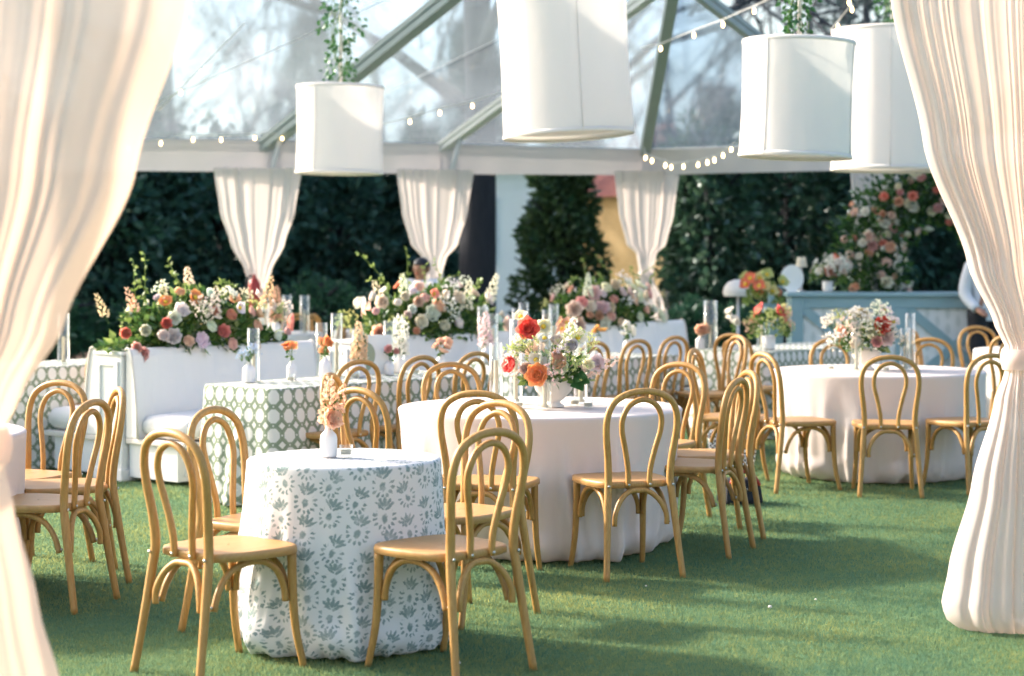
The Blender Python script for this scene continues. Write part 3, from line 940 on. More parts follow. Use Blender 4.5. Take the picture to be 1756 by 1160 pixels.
def planter_flowers(label, u, L0, L, H, seed, specs, grp='flower mounds on the white planters'):
    cx = u[0] + UX * L0; cy = u[1] + UY * L0
    root = thing('planter_flowers', label, 'flower arrangement', (cx, cy, .872), URZ, grp)
    mound(root, L * .98, .50, H * .60, seed, 2600, [LEAFM, LEAFD, LEAFM, LEAFL], (.05, .10))
    scatter_blooms(root, L, .58, H * .62, seed + 1, specs, k=1.06)
    # wiry twigs above
    rg = random.Random(seed + 5); tw = MB()
    for i in range(7):
        x = rg.uniform(-.42, .42) * L; h = H * rg.uniform(.6, .98)
        pts = spline([(x, 0, H * .3), (x + rg.uniform(-.06, .06), rg.uniform(-.1, .05), H * .6), (x + rg.uniform(-.14, .14), rg.uniform(-.1, .1), h)], 4)
        tw.tube(pts, .004, 4)
        for q in pts[3:]:
            for _ in range(2): leafquad(tw, q, rvec(rg) + Vector((0, 0, .4)), rvec(rg), .045, .028)
    tag(put('twigs', tw.mesh('twigs', LEAFL, False), root), kind='stuff')
planter_flowers('flower mound of coral, peach and white blooms on the left planter', U1, .80, 1.72, .72, 21,
    [('rose', CORAL, 7, .062, (.3, .75)), ('rose', WHT, 10, .06, (.15, .7)), ('rose', PEACH, 4, .062, (.2, .7)), ('rose', BLSH, 5, .055, (.05, .5)),
     ('poppy', ORNG, 3, .06, (.6, .9)), ('poppy', WHT, 3, .06, (.6, .9)), ('spike', IVOR, 3, .26, (.5, .8)), ('spike', APRI, 3, .20, (.5, .8)), ('rose', WHT, 6, .05, (.4, .95)), ('rose', PEACH, 4, .05, (.5, .95)),
     ('spray', LIME, 4, .1, (.4, .9)), ('rose', PINK, 3, .045, (.0, .3)), ('spray', IVOR, 6, .1, (.5, .95))])
planter_flowers('flower mound of blush and white blooms on the middle planter', U2, 1.02, 1.7, .74, 31,
    [('rose', BLSH, 9, .062, (.2, .8)), ('rose', WHT, 15, .064, (.1, .8)), ('poppy', CORAL, 3, .062, (.75, .98)), ('rose', PEACH, 4, .055, (.1, .6)),
     ('spike', IVOR, 4, .24, (.5, .8)), ('spike', LIME, 1, .22, (.5, .8)), ('rose', BLSH, 6, .05, (.5, .95)), ('rose', WHT, 6, .05, (.5, .95)), ('spray', LIME, 5, .11, (.1, .6)), ('spray', WHT, 6, .1, (.4, .95))])
planter_flowers('flower mound of pink and ivory blooms on the far planter', U3, .72, 1.6, .74, 41,
    [('rose', BLSH, 12, .068, (.05, .85)), ('rose', IVOR, 10, .064, (.1, .85)), ('rose', PEACH, 6, .062, (.2, .8)), ('rose', PINK, 4, .06, (.3, .85)),
     ('spike', IVOR, 2, .22, (.5, .8)), ('spike', YELW, 1, .30, (.4, .7)), ('rose', BLSH, 6, .055, (.4, .95)), ('rose', WHT, 4, .05, (.5, .95)), ('spray', WHT, 6, .1, (.3, .95)), ('spray', LIME, 3, .1, (.3, .8))])

# ------------------------------------------------------------------ tables with cloths
def cloth(outline, z_top, flare, fold, seed, hem='puddle', nrow=34, vs=1.0):
    """outline: list of (x, y, nx, ny, arclength)"""
    rg = random.Random(seed); N = len(outline); per = outline[-1][4]
    K = [(rg.randint(5, 9) if per < 3 else rg.randint(8, 15), rg.random() * 6.28, 1.0),
         (rg.randint(11, 17) if per < 3 else rg.randint(18, 27), rg.random() * 6.28, .6), (rg.randint(3, 4), rg.random() * 6.28, .5),
         (rg.randint(26, 33), rg.random() * 6.28, .25)]
    v = []; uv = []; f = []
    cx = sum(o[0] for o in outline) / N; cy = sum(o[1] for o in outline) / N
    rings = [.0, .3, .6, .85, .96]
    rows = [('t', r) for r in rings] + [('e', 0), ('e', 1), ('e', 2)] + [('d', i / nrow) for i in range(1, nrow + 1)]
    er = .014
    rows += [('h', 1), ('h', 2)]
    HK = [rg.randint(7, 11), rg.randint(13, 19), rg.randint(3, 5), rg.randint(21, 27), rg.randint(31, 41)]
    NF = int(10 + per * 4.2)
    CR = []
    for _ in range(NF):
        w = rg.uniform(.018, .075); CR.append((rg.random() * per, w, rg.choice((1, 1, -.75)) * rg.uniform(.4, 1.15) * min(1, w / .035), rg.uniform(0, .45), rg.uniform(-.10, .10)))
    def crease(s, t):
        q = 0
        for c, w, a, t0, dr in CR:
            if t <= t0: continue
            dd = abs(s - c - dr * t) % per; dd = min(dd, per - dd)
            ww = w * (.55 + .7 * t)
            if dd < 3 * ww:
                g = (t - t0) / (1 - t0); g = min(1, g * 2.2)
                q += a * g * math.exp(-(dd / ww) ** 2 * (1.6 if a > 0 else 1)) 
        return q
    def foldf(s, t):
        a = 6.2832 * s / per
        q = 0
        for k, p, w in K: q += w * math.cos(k * a + p + .5 * math.sin(t * 2.2 + p))
        q /= 1.6
        return q * abs(q) ** .35
    for kind, t in rows:
        for (x, y, nx, ny, s) in outline:
            if kind == 't':
                px, py, pz = cx + (x - cx) * t, cy + (y - cy) * t, z_top
                u_, w_ = px - cx + .3, py - cy + .4
            elif kind == 'e':
                a = (t + 1) / 3 * math.pi / 2
                px, py, pz = x - nx * er + nx * er * math.sin(a), y - ny * er + ny * er * math.sin(a), z_top - er + er * math.cos(a)
                u_, w_ = s, -er * a
            elif kind == 'd':
                g = foldf(s, t); sp = t ** .85
                amp = fold * .6 * min(1, t * 2.4) * (.45 + .55 * t)
                off = flare * sp + amp * (g if g > 0 else g * .55)
                off += fold * .85 * crease(s, t) * (.5 + .5 * t)
                z = (z_top - er) * (1 - t)
                if hem == 'puddle' and t > .78:
                    q = (t - .78) / .22; A = 6.2832 * s / per
                    n1 = math.sin(A * HK[0] + seed) + .7 * math.sin(A * HK[1] + 2 * seed) + .5 * math.sin(A * HK[2] - seed)
                    n2 = math.sin(A * HK[3] + seed + 2 * q) + .6 * math.sin(A * HK[4] - 3 * q)
                    off += (.010 + .013 * n1) * math.sin(q * math.pi) - .045 * q ** 3 * (1 + .35 * n2)
                    off += .008 * n2 * q
                    z += .010 * q * q * (1.2 + n1 * .6 + n2 * .5)
                else:
                    off += .003 * math.sin(6.2832 * s / per * 31 + t * 4) * t
                px, py, pz = x + nx * off, y + ny * off, max(z, .012)
                u_, w_ = s, -t * z_top * vs - .02
            else:
                g = foldf(s, 1); off = flare - .04 - .05 * t + fold * .5 * g
                px, py, pz = x + nx * off, y + ny * off, .008 if hem == 'puddle' else .02 + .01 * t
                u_, w_ = s, -z_top - .03 * t
            v.append((px, py, pz)); uv.append((u_, w_))
    f = [(i * N + j, i * N + (j + 1), (i + 1) * N + (j + 1), (i + 1) * N + j) for i in range(len(rows) - 1) for j in range(N - 1)]
    mb = MB().add(v, f); mb.uv = uv
    return mb
def circle(r, n=260):
    return [(r * math.cos(6.2832 * i / n), r * math.sin(6.2832 * i / n), math.cos(6.2832 * i / n), math.sin(6.2832 * i / n), 6.2832 * r * i / n) for i in range(n + 1)]
def rect(L, Wd, cr=.075, step_=.02):
    """origin at one corner of a long side; x along length, y inward"""
    pts = []; cs = [(cr, cr, 180), (L - cr, cr, 270), (L - cr, Wd - cr, 0), (cr, Wd - cr, 90)]
    for i, (cx, cy, a0) in enumerate(cs):
        for k in range(7):
            a = R(a0 + 15 * k); pts.append((cx + cr * math.cos(a), cy + cr * math.sin(a), math.cos(a), math.sin(a)))
        nx = cs[(i + 1) % 4]; a = R(a0 + 90)
        p = pts[-1]; q = (nx[0] + cr * math.cos(a), nx[1] + cr * math.sin(a))
        d = math.hypot(q[0] - p[0], q[1] - p[1]); m = int(d / step_)
        for k in range(1, m): pts.append((p[0] + (q[0] - p[0]) * k / m, p[1] + (q[1] - p[1]) * k / m, math.cos(a), math.sin(a)))
    pts.append(pts[0]); out = []; s = 0
    for i, p in enumerate(pts):
        if i: s += math.hypot(p[0] - pts[i - 1][0], p[1] - pts[i - 1][1])
        out.append((*p, s))
    return out
def round_table(name, label, x, y, r, mat, seed, flare, fold, h=.74):
    root = thing(name, label, 'table', (x, y, 0), .4)
    put('tablecloth', cloth(circle(r), h, flare, fold, seed).mesh('tablecloth', mat), root)
    top = MB(); top.lathe([(.001, h - .03), (r - .02, h - .03), (r - .02, h - .004), (.001, h - .004)], 40)
    put('tabletop', top.mesh('tabletop', SEAT), root)
    put('pedestal', MB().tube([(0, 0, 0.02), (0, 0, h - .03)], .04, 10).mesh('pedestal', ALU), root)
    return root
def long_table(label, x, y, L, Wd, seed, mat=TRELLIS, h=.74):
    root = thing('long_table', label, 'table', (x, y, 0), URZ)
    put('tablecloth', cloth(rect(L, Wd), h, .045, .048, seed, hem='clean', nrow=26).mesh('tablecloth', mat), root)
    put('tabletop', boxmesh('tabletop', (.03, L - .03, .03, Wd - .03, h - .035, h - .004), SEAT), root)
    for a in (.15, L - .15):
        for b in (.12, Wd - .12):
            put('leg', MB().tube([(a, b, .01), (a, b, h - .03)], .02, 8).mesh('leg', ALU), root)
    return root
TZ = .742
T0 = (-.667, 7.65); TA = (.15, 10.28); TB = (2.588, 13.60); TL = (-2.98, 8.75)
round_table('cocktail_table', 'small round table under a blue green block printed cloth, nearest the camera', *T0, .385, PRINT, 3, .03, .036)
round_table('round_table', 'round table under a blush floor length cloth in the centre', *TA, .758, BLUSH, 5, -.075, .056)
round_table('round_table', 'round table under a blush cloth at the right, in front of the teal bar', *TB, .745, BLUSH, 9, -.07, .056)
round_table('round_table', 'round table under a white cloth, cut by the left drape', *TL, .75, BLUSH, 12, -.04, .03)
C1 = (-1.43, 11.62); C2 = (.06, 14.2); C3 = (2.16, 16.15); C4 = (-3.05, 13.55)
long_table('long table under a sage trellis cloth before the left banquette', *C1, 2.0, .70, 1)
long_table('long table under a trellis cloth behind the centre round table', *C2, 2.05, .70, 2)
long_table('trellis clothed table at the end of the teal bar', *C3, 1.9, .80, 4)
long_table('trellis clothed table at the far left beyond the planter', C4[0] - .85, C4[1] - .2, 2.0, .75, 6)
round_table('round_table', 'distant white clothed table behind the left planter', -2.75, 20.3, .75, WHITEC, 15, .03, .03)
round_table('round_table', 'distant white clothed table left of the big trunk', -1.2, 21.0, .75, WHITEC, 16, .03, .03)
round_table('round_table', 'distant white clothed table behind the right drape', 4.75, 16.6, .75, WHITEC, 17, .03, .03)

# ------------------------------------------------------------------ bentwood chairs
def chair_parts():
    P = []
    half = [(.197, -.285, 0), (.181, -.252, .2), (.166, -.222, .40), (.160, -.214, .48), (.166, -.222, .58), (.181, -.240, .70), (.178, -.252, .78), (.150, -.262, .845), (.085, -.270, .885)]
    path = half + [(0, -.272, .898)] + [(-x, y, z) for x, y, z in reversed(half)]
    pts = spline(path, 5); n = len(pts)
    rad = [.0155 + .0025 * min(1, max(0, p.z - .1) / .25) if p.z < .5 else .018 - .002 * min(1, (p.z - .5) / .3) for p in pts]
    P.append(('back_frame', MB().tube(pts, rad, 12).mesh('back_frame', WOOD)))
    hi = [(.055, -.206, .435), (.058, -.211, .52), (.078, -.224, .62), (.100, -.238, .71), (.098, -.250, .775), (.066, -.258, .832)]
    pts = spline(hi + [(0, -.262, .858)] + [(-x, y, z) for x, y, z in reversed(hi)], 5)
    P.append(('inner_loop', MB().tube(pts, .0135, 10).mesh('inner_loop', WOOD)))
    # shield shaped seat with softened rim
    out = [(0, .212), (.10, .208), (.165, .192), (.203, .155), (.214, .09), (.212, .0), (.198, -.09), (.176, -.16), (.140, -.192), (.07, -.199), (0, -.20)]
    ring = [Vector((x, y, 0)) for x, y in out] + [Vector((-x, y, 0)) for x, y in reversed(out[1:-1])]
    ring.append(ring[0]); ring = spline(ring, 3)[:-1]; m = len(ring)
    v = []; lv = [(.94, .428), (1.0, .434), (1.0, .454), (.985, .461), (.93, .462), (.6, .462), (.02, .462)]
    for sc, z in lv: v += [(p.x * sc, p.y * sc, z) for p in ring]
    f = [(i * m + j, i * m + (j + 1) % m, (i + 1) * m + (j + 1) % m, (i + 1) * m + j) for i in range(len(lv) - 1) for j in range(m)]
    f.append(tuple(range(m))); f.append(tuple((len(lv) - 1) * m + j for j in range(m - 1, -1, -1)))
    P.append(('seat', MB().add([(x, y, z) for x, y, z in v], [q[::-1] for q in f]).mesh('seat', SEAT)))
    for s in (1, -1):
        pts = spline([(s * .176, .160, .43), (s * .178, .163, .28), (s * .183, .175, .14), (s * .193, .205, 0)], 5)
        P.append(('leg', MB().tube(pts, [.0185 - .005 * i / (len(pts) - 1) for i in range(len(pts))], 12).mesh('leg', WOOD)))
    for s in (1, -1):
        pts = spline([(s * .170, .135, .255), (s * .168, .128, .31), (s * .165, .095, .375), (s * .160, .035, .412), (s * .155, -.04, .414), (s * .153, -.115, .385), (s * .155, -.165, .325), (s * .158, -.19, .255)], 4)
        P.append(('curved_brace', MB().tube(pts, .0132, 8).mesh('curved_brace', WOOD)))
    for y0, y1, w in ((.155, .150, .150), (-.232, -.205, .135)):
        hb = [(w, y0, .255), (w - .004, y0, .31), (w - .035, (y0 + y1) / 2, .372), (.05, y1, .412)]
        pts = spline(hb + [(0, y1, .418)] + [(-x, y, z) for x, y, z in reversed(hb)], 4)
        P.append(('curved_brace', MB().tube(pts, .0132, 8).mesh('curved_brace', WOOD)))
    sc = MB()
    sc.tube([(0, 0, 0), (0, -.005, 0)], .0065, 8)
    sm = sc.mesh('screw', STEEL)
    for p in ((.166, -.236, .445), (-.166, -.236, .445), (.055, -.217, .447), (-.055, -.217, .447)):
        P.append(('screw', sm, p))
    for s in (1, -1):
        P.append(('screw', sm, (s * .158, -.2, .27)))
    return P
CHAIR = chair_parts()
chairs_rng = random.Random(77)
def chair(label, x, y, fx, fy, group):
    root = thing('bentwood_chair', label, 'chair', (x, y, 0), face_rz(fx, fy) + chairs_rng.uniform(-.03, .03), group)
    for p in CHAIR:
        put(p[0], p[1], root, p[2] if len(p) > 2 else (0, 0, 0))
g0, gA, gB, gL = 'chairs round the printed cocktail table', 'chairs round the centre blush table', 'chairs round the right blush table', 'chairs at the left edge table'
chair('honey bentwood chair at the front left of the block printed table', -1.060, 7.190, .70, .71, g0)
chair('honey bentwood chair behind the front left chair, left of the block printed table', -1.010, 7.920, .89, -.45, g0)
chair('honey bentwood chair at the front right of the block printed table, nearest of all', -0.260, 7.210, -.72, .70, g0)
chair('honey bentwood chair behind the front right chair of the block printed table', -0.225, 8.200, -.66, -.75, g0)
chair('bentwood chair with its back to us at the front left of the centre blush table', -0.100, 9.290, .22, .97, gA)
chair('bentwood chair with its back to us at the front right of the centre blush table', 0.540, 9.420, -.33, .945, gA)
chair('bentwood chair right of the centre blush table, nearer of the two side by side', 0.930, 10.080, -.90, .43, gA)
chair('bentwood chair right of the centre blush table, further of the two side by side', 1.050, 10.600, -.96, -.2, gA)
chair('bentwood chair behind the centre blush table on its right', 0.840, 11.250, -.58, -.81, gA)
chair('bentwood chair behind the centre blush table on its left, left of the flower bowl', -0.250, 11.200, .42, -.9, gA)
chair('bentwood chair left of the centre blush table, further of the two side by side', -0.720, 10.350, .97, -.2, gA)
chair('bentwood chair left of the centre blush table, nearer of the two side by side', -0.570, 9.450, .66, .75, gA)
chair('bentwood chair at the front of the right blush table, its back to us', 2.44, 12.55, .06, 1.0, gB)
chair('bentwood chair seen from the side, left of the right blush table', 1.90, 12.78, .93, .36, gB)
chair('bentwood chair at the right blush table, half behind the right drape', 3.0, 12.74, -.45, .9, gB)
chair('bentwood chair behind the right blush table, left of its flowers', 2.500, 14.620, .02, -1.0, gB)
chair('bentwood chair behind the right blush table, right of its flowers', 3.150, 14.700, -.35, -.94, gB)
chair('bentwood chair at the left edge table, furthest of the three', -2.420, 9.540, -.47, -.88, gL)
chair('bentwood chair at the left edge table, nearest of the three', -2.100, 8.530, -.97, .25, gL)
chair('bentwood chair at the left edge table, between the other two', -2.140, 9.150, -.93, -.37, gL)
gT = 'chairs along the trellis tables'
chair('bentwood chair at the left trellis table, first from the printed table', -1.13, 11.93, -.76, .65, gT)
chair('bentwood chair at the left trellis table, middle of three', -.78, 12.42, -.76, .65, gT)
chair('bentwood chair at the left trellis table, furthest of three', -.44, 12.93, -.76, .65, gT)
chair('bentwood chair at the middle trellis table, nearest the flower bowl', .42, 14.52, -.76, .65, gT)
chair('bentwood chair at the middle trellis table, second from the flower bowl', .76, 14.86, -.76, .65, gT)
chair('bentwood chair at the middle trellis table, third from the flower bowl', 1.10, 15.5, -.76, .65, gT)
chair('bentwood chair side on at the right end of the middle trellis table', 1.56, 15.35, -.93, -.36, gT)
chair('bentwood chair pulled back on the grass, left of the right blush table', 1.50, 13.1, .93, -.35, gT)
chair('bentwood chair before the end of the trellis table by the bar', 1.98, 16.0, .65, .76, gT)
chair('bentwood chair right of the trellis table by the bar', 2.84, 17.35, -.76, .65, gT)
chair('bentwood chair side on behind the right blush table, before the teal bar', 3.72, 16.6, .9, -.4, 'chairs near the bar')
chair('bentwood chair half hidden by the right drape, the further of two', 4.30, 17.3, .2, -1, 'chairs near the bar')
chair('bentwood chair half hidden by the right drape, the nearer of two', 4.20, 15.9, .5, .85, 'chairs near the bar')
gF = 'chairs far behind the planters'
for (x, y, fx, fy, lb) in ((-2.45, 21.1, -.3, -.95, 'distant bentwood chair behind the left planter, leftmost of three'),
                           (-2.05, 20.35, -1, .1, 'distant bentwood chair behind the left planter, middle of three'),
                           (-1.95, 21.3, .95, -.3, 'distant bentwood chair behind the left planter, rightmost of three'),
                           (.15, 21.6, -.9, .3, 'distant bentwood chair beside the big tree trunk'),
                           (.85, 21.8, .3, -.95, 'distant bentwood chair left of the far flower mound'),
                           (-3.15, 14.3, -.76, .65, 'bentwood chair beyond the far left trellis table, by the left drape'),
                           (-3.9, 15.3, .76, -.65, 'bentwood chair at the far left trellis table behind its vases')):
    chair(lb, x, y, fx, fy, gF)

# ------------------------------------------------------------------ things on the tables
def hurricane(label, x, y, z=TZ, h=.30, r=.036, ch=.2, group=None):
    root = thing('candle_cylinder', label, 'candle', (x, y, z), chairs_rng.random() * 6, group)
    g = MB(); g.lathe([(.001, .004), (r, .004), (r, h), (r - .003, h), (r - .003, .012), (.001, .012)], 24)
    put('glass_cylinder', g.mesh('glass_cylinder', GLASS), root)
    c = MB(); c.lathe([(.020, .0135), (.020, .022), (.012, .03), (.012, ch), (.009, ch + .006), (.001, ch + .008)], 12)
    cd = put('candle', c.mesh('candle', WAX), root)
    put('wick', MB().tube([(0, 0, ch + .006), (.001, 0, ch + .018)], .0012, 5).mesh('wick', BLACK), cd)
def votive(label, x, y, z=TZ, group=None):
    root = thing('votive_candle', label, 'candle', (x, y, z), 0, group)
    g = MB(); g.lathe([(.001, .003), (.024, .003), (.028, .05), (.0255, .05), (.022, .012), (.001, .012)], 20)
    put('glass_cup', g.mesh('glass_cup', GLASS), root)
    c = MB(); c.lathe([(.021, .0125), (.0225, .03), (.001, .031)], 16)
    put('wax', c.mesh('wax', WAX), root)
def bottle_vase(label, x, y, col, kind, z=TZ, h=.13, r=.036, seed=0, group=None, tall=.16, n=4, size=.03):
    rg = random.Random(seed); root = thing('bud_vase', label, 'vase', (x, y, z), rg.random() * 6, group)
    b = MB(); b.lathe([(.001, .002), (r * .92, .002), (r, .01), (r, h * .6), (r * .9, h * .72), (r * .5, h * .84), (r * .36, h * .9), (r * .36, h * .97), (r * .46, h), (r * .3, h), (r * .28, h * .9), (.001, h * .88)], 24)
    put('bottle', b.mesh('bottle', CERAMIC), root)
    lf = MB()
    for i in range(n):
        a = rg.random() * 6.28; t = rg.uniform(.25, 1)
        top = Vector((math.cos(a) * .05 * (i > 0), math.sin(a) * .05 * (i > 0), h + tall * t))
        put('stem', MB().tube(spline([(0, 0, h * .9), (top.x * .3, top.y * .3, h + tall * t * .5), top], 3), .002, 5).mesh('stem', STEM), root)
        d = Vector((top.x * 3, top.y * 3 - .15, .12)).normalized()
        if kind == 'spike':
            bloom(root, 'flower_spike', SPIKES[i % 2], (top.x * .4, top.y * .4, h * .9 + .02), (top.x * .9, top.y * .9, tall), tall * (1.25 - .2 * i), col, rg)
        elif kind == 'rose': bloom(root, 'rose', rg.choice(ROSES), top, d, size, col, rg)
        elif kind == 'poppy': bloom(root, 'poppy', rg.choice(POPPIES), top, d, size, col, rg)
        else: bloom(root, 'flower_spray', rg.choice(SPRAYS), top * .9, (0, 0, 1), size * 2, col, rg)
        for _ in range(4): leafquad(lf, Vector((0, 0, h)) + (top - Vector((0, 0, h))) * rg.random(), rvec(rg), rvec(rg), .04, .022)
    tag(put('foliage', lf.mesh('foliage', LEAFM, False), root), kind='stuff')
def compote_flowers(label_b, label_f, x, y, seed, specs, L=.50, H=.30):
    root = thing('compote_bowl', label_b, 'bowl', (x, y, TZ))
    b = MB(); b.lathe([(.001, .002), (.055, .002), (.058, .01), (.04, .022), (.035, .03), (.06, .05), (.095, .09), (.108, .135), (.112, .15), (.104, .15), (.095, .12), (.05, .06), (.001, .055)], 40)
    put('bowl', b.mesh('bowl', COMPOTE), root)
    fl = thing('centrepiece_flowers', label_f, 'flower arrangement', (x, y, TZ + .135), 0)
    mound(fl, L * .8, L * .7, H * .75, seed, 420, [LEAFD, LEAFM, LEAFL], (.03, .065), 0)
    scatter_blooms(fl, L, L * .85, H, seed + 1, specs)
    return fl
fl = compote_flowers('cream compote bowl in the middle of the centre blush table', 'loose flowers with coral poppy and orange rose on the centre blush table', .22, 10.18, 51,
    [('rose', LILA, 3, .048, (.3, .9)), ('rose', BLSH, 3, .05, (.1, .6)), ('poppy', WHT, 4, .045, (.3, .9)), ('rose', IVOR, 3, .036, (.1, .7)), ('spray', IVOR, 4, .07, (.2, .95)),
     ('spray', BLSH, 3, .08, (.05, .6)), ('spray', LIME, 7, .07, (.2, .9)), ('spray', WHT, 3, .06, (.4, .95)), ('rose', PEACH, 2, .04, (.2, .6))], .48, .27)
rg = random.Random(4)
bloom(fl, 'rose', ROSES[2], (-.09, -.215, .05), (-.3, -.95, .15), .062, (.95, .42, .16), rg)
bloom(fl, 'rose', ROSES[1], (-.23, -.15, .10), (-.7, -.7, .2), .055, (.88, .14, .12), rg)
bloom(fl, 'rose', ROSES[2], (-.135, -.12, .285), (-.2, -.9, .35), .062, (.90, .16, .11), rg)
bloom(fl, 'poppy', POPPIES[0], (-.055, -.10, .295), (.05, -.95, .3), .052, (.86, .84, .62), rg)
bloom(fl, 'poppy', POPPIES[1], (-.175, 0, .345), (-.3, -.6, .75), .05, IVOR, rg)
bloom(fl, 'poppy', POPPIES[0], (-.095, -.17, .125), (-.2, -.95, .2), .052, WHT, rg)
bloom(fl, 'flower_spike', SPIKES[0], (.05, 0, .10), (.25, 0, 1), .25, WHT, rg)
bloom(fl, 'flower_spike', SPIKES[1], (.10, -.05, .04), (.9, -.2, .35), .26, BLSH, rg)
bl = MB()
for k in range(7): leafquad(bl, Vector((.10, -.12, .03)), Vector((.6 + .25 * math.cos(k * 2), -.6, -.25 + .35 * math.sin(k * 2.1))), Vector((0, -1, .5)), .11, .085)
put('broad_leaf', bl.mesh('broad_leaf', IVY, False), fl)
fl = compote_flowers('cream compote bowl on the right blush table', 'white flowers round one red rose on the right blush table', 2.50, 13.58, 61,
    [('rose', IVOR, 4, .06, (.1, .9)), ('rose', BLSH, 2, .055, (.05, .5)), ('poppy', WHT, 3, .055, (.5, .95)), ('spray', WHT, 9, .09, (.2, .95)), ('spray', IVOR, 6, .09, (.1, .9)),
     ('spray', BLSH, 4, .09, (.1, .6)), ('spray', LIME, 3, .08, (.2, .9))], .50, .32)
bloom(fl, 'rose', ROSES[2], (.07, -.22, .185), (.1, -1, .15), .062, (.8, .07, .035), rg)
bloom(fl, 'rose', ROSES[1], (.03, -.23, .075), (0, -1, .1), .052, PINK, rg)
bloom(fl, 'rose', ROSES[1], (-.2, -.15, .14), (-.6, -.8, .1), .056, PEACH, rg)
gHA = 'glass cylinders on the centre blush table'
hurricane('tall glass candle cylinder in front of the compote bowl on the centre table', .17, 10.0, h=.36, ch=.27, group=gHA)
hurricane('tall glass candle cylinder left of the flowers on the centre table', -.085, 10.2, h=.34, ch=.24, group=gHA)
hurricane('tall glass candle cylinder behind the right of the flowers on the centre table', .37, 10.38, h=.34, ch=.26, group=gHA)
hurricane('tallest glass candle cylinder behind the left of the flowers on the centre table', .02, 10.42, h=.46, ch=.3, group=gHA)
votive('small glass votive at the right end of the centre table', .40, 10.08)
votive('small glass votive right of the compote bowl on the centre table', .335, 10.25)
votive('small glass votive left of the compote bowl on the centre table', .035, 10.1)
gHB = 'glass cylinders on the right blush table'
hurricane('glass candle cylinder in front of the flowers on the right blush table', 2.39, 13.36, h=.36, ch=.27, group=gHB)
hurricane('glass candle cylinder right of the flowers on the right blush table, taller', 2.81, 13.58, h=.40, ch=.28, group=gHB)
hurricane('glass candle cylinder right of the flowers on the right blush table, shorter', 2.75, 13.46, h=.30, ch=.22, group=gHB)
votive('small glass votive left of the flowers on the right blush table', 2.23, 13.46)
votive('small glass votive before the flowers on the right blush table', 2.59, 13.33)
bottle_vase('white bottle of peach stock on the block printed table', T0[0] - .06, T0[1] - .02, PEACH, 'spike', h=.125, r=.034, tall=.155, n=3, seed=3)
o_ = bpy.data.objects[-1]
rs = [o for o in bpy.data.objects if o.name.startswith('bud_vase')][-1]
bloom(rs, 'rose', ROSES[2], (-.045, -.02, .155), (-.5, -.8, .3), .042, PEACH, rg)
bloom(rs, 'rose', ROSES[2], (.03, -.02, .165), (.4, -.8, .3), .04, (.86, .58, .42), rg)
votive('small glass votive beside the white bottle on the block printed table', T0[0] + .01, T0[1] - .02)
def on1(a, b, C=C1): return (C[0] + UX * a - UY * b, C[1] + UY * a + UX * b)
gV1 = 'bud vases on the left trellis table'; gH1 = 'glass cylinders on the left trellis table'
bottle_vase('white bottle of pale blue sprigs on the left trellis table', *on1(.28, .55), BLUEF, 'spray', h=.13, r=.042, n=5, seed=11, tall=.1, group=gV1)
bottle_vase('slim white bottle of orange poppies on the left trellis table', *on1(.60, .50), ORNG, 'poppy', h=.13, r=.033, n=4, seed=12, tall=.12, group=gV1, size=.042)
bottle_vase('white bottle of apricot ranunculus on the left trellis table', *on1(.92, .52), ORNG, 'rose', h=.14, r=.04, n=5, seed=13, tall=.11, group=gV1, size=.04)
bottle_vase('squat white bottle of cream stock on the left trellis table', *on1(1.12, .42), APRI, 'spike', h=.11, r=.055, n=3, seed=14, tall=.2, group=gV1)
bottle_vase('white bottle of pink carnation beside the sage card', *on1(1.42, .42), PINK, 'rose', h=.10, r=.034, n=3, seed=15, tall=.09, group=gV1, size=.038)
bottle_vase('white bottle of white phlox near the end of the left trellis table', *on1(1.62, .52), WHT, 'spike', h=.12, r=.04, n=3, seed=16, tall=.22, group=gV1)
bottle_vase('white bottle of peach blooms at the far end of the left trellis table', *on1(1.93, .42), PEACH, 'rose', h=.12, r=.036, n=5, seed=17, tall=.09, group=gV1, size=.04)
for i, (a, b, h_, w) in enumerate(((.38, .62, .34, 'beside the blue sprigs'), (.98, .62, .36, 'behind the apricot ranunculus'), (1.10, .60, .42, 'behind the cream stock'),
                               (1.28, .58, .30, 'left of the sage card'), (1.56, .56, .36, 'right of the sage card'), (1.70, .60, .38, 'beside the white phlox'))):
    hurricane('glass candle cylinder %s on the left trellis table' % w, *on1(a, b), h=h_, r=.04, ch=.22, group=gH1)
for i, (a, b, w) in enumerate(((.5, .40, 'before the orange poppies'), (1.0, .32, 'below the apricot ranunculus'), (1.55, .3, 'near the far end'))):
    votive('small glass votive %s on the left trellis table' % w, *on1(a, b))
p = on1(1.34, .52)
card = thing('menu_card', 'white card with a sage green leaf shaped label on the left trellis table', 'card', (p[0], p[1], TZ), R(12))
bevel(put('card', boxmesh('card', (-.10, .14, 0, .012, .001, .27), PAPER), card), .002)
lb = MB(); ol = [(.075 * math.sin(t) * (1 - .18 * math.cos(t)), -.105 * math.cos(t) + (.02 if abs(t - math.pi) < .2 else 0)) for t in [6.2832 * i / 28 for i in range(28)]]
lb.add([(-.045 + x, -.004, .12 + z) for x, z in ol] + [(-.045 + x, -.001, .12 + z) for x, z in ol], [tuple(range(27, -1, -1))] + [(i, (i + 1) % 28, 28 + (i + 1) % 28, 28 + i) for i in range(28)])
put('leaf_label', lb.mesh('leaf_label', SAGE, False), card)
ln = MB()
for k in range(5): ln.box(-.045 - .035 + .008 * abs(k - 2), -.045 + .035 - .008 * abs(k - 2), -.0055, -.0048, .16 - .022 * k, .164 - .022 * k)
put('lettering', ln.mesh('lettering', PAPER, False), card)
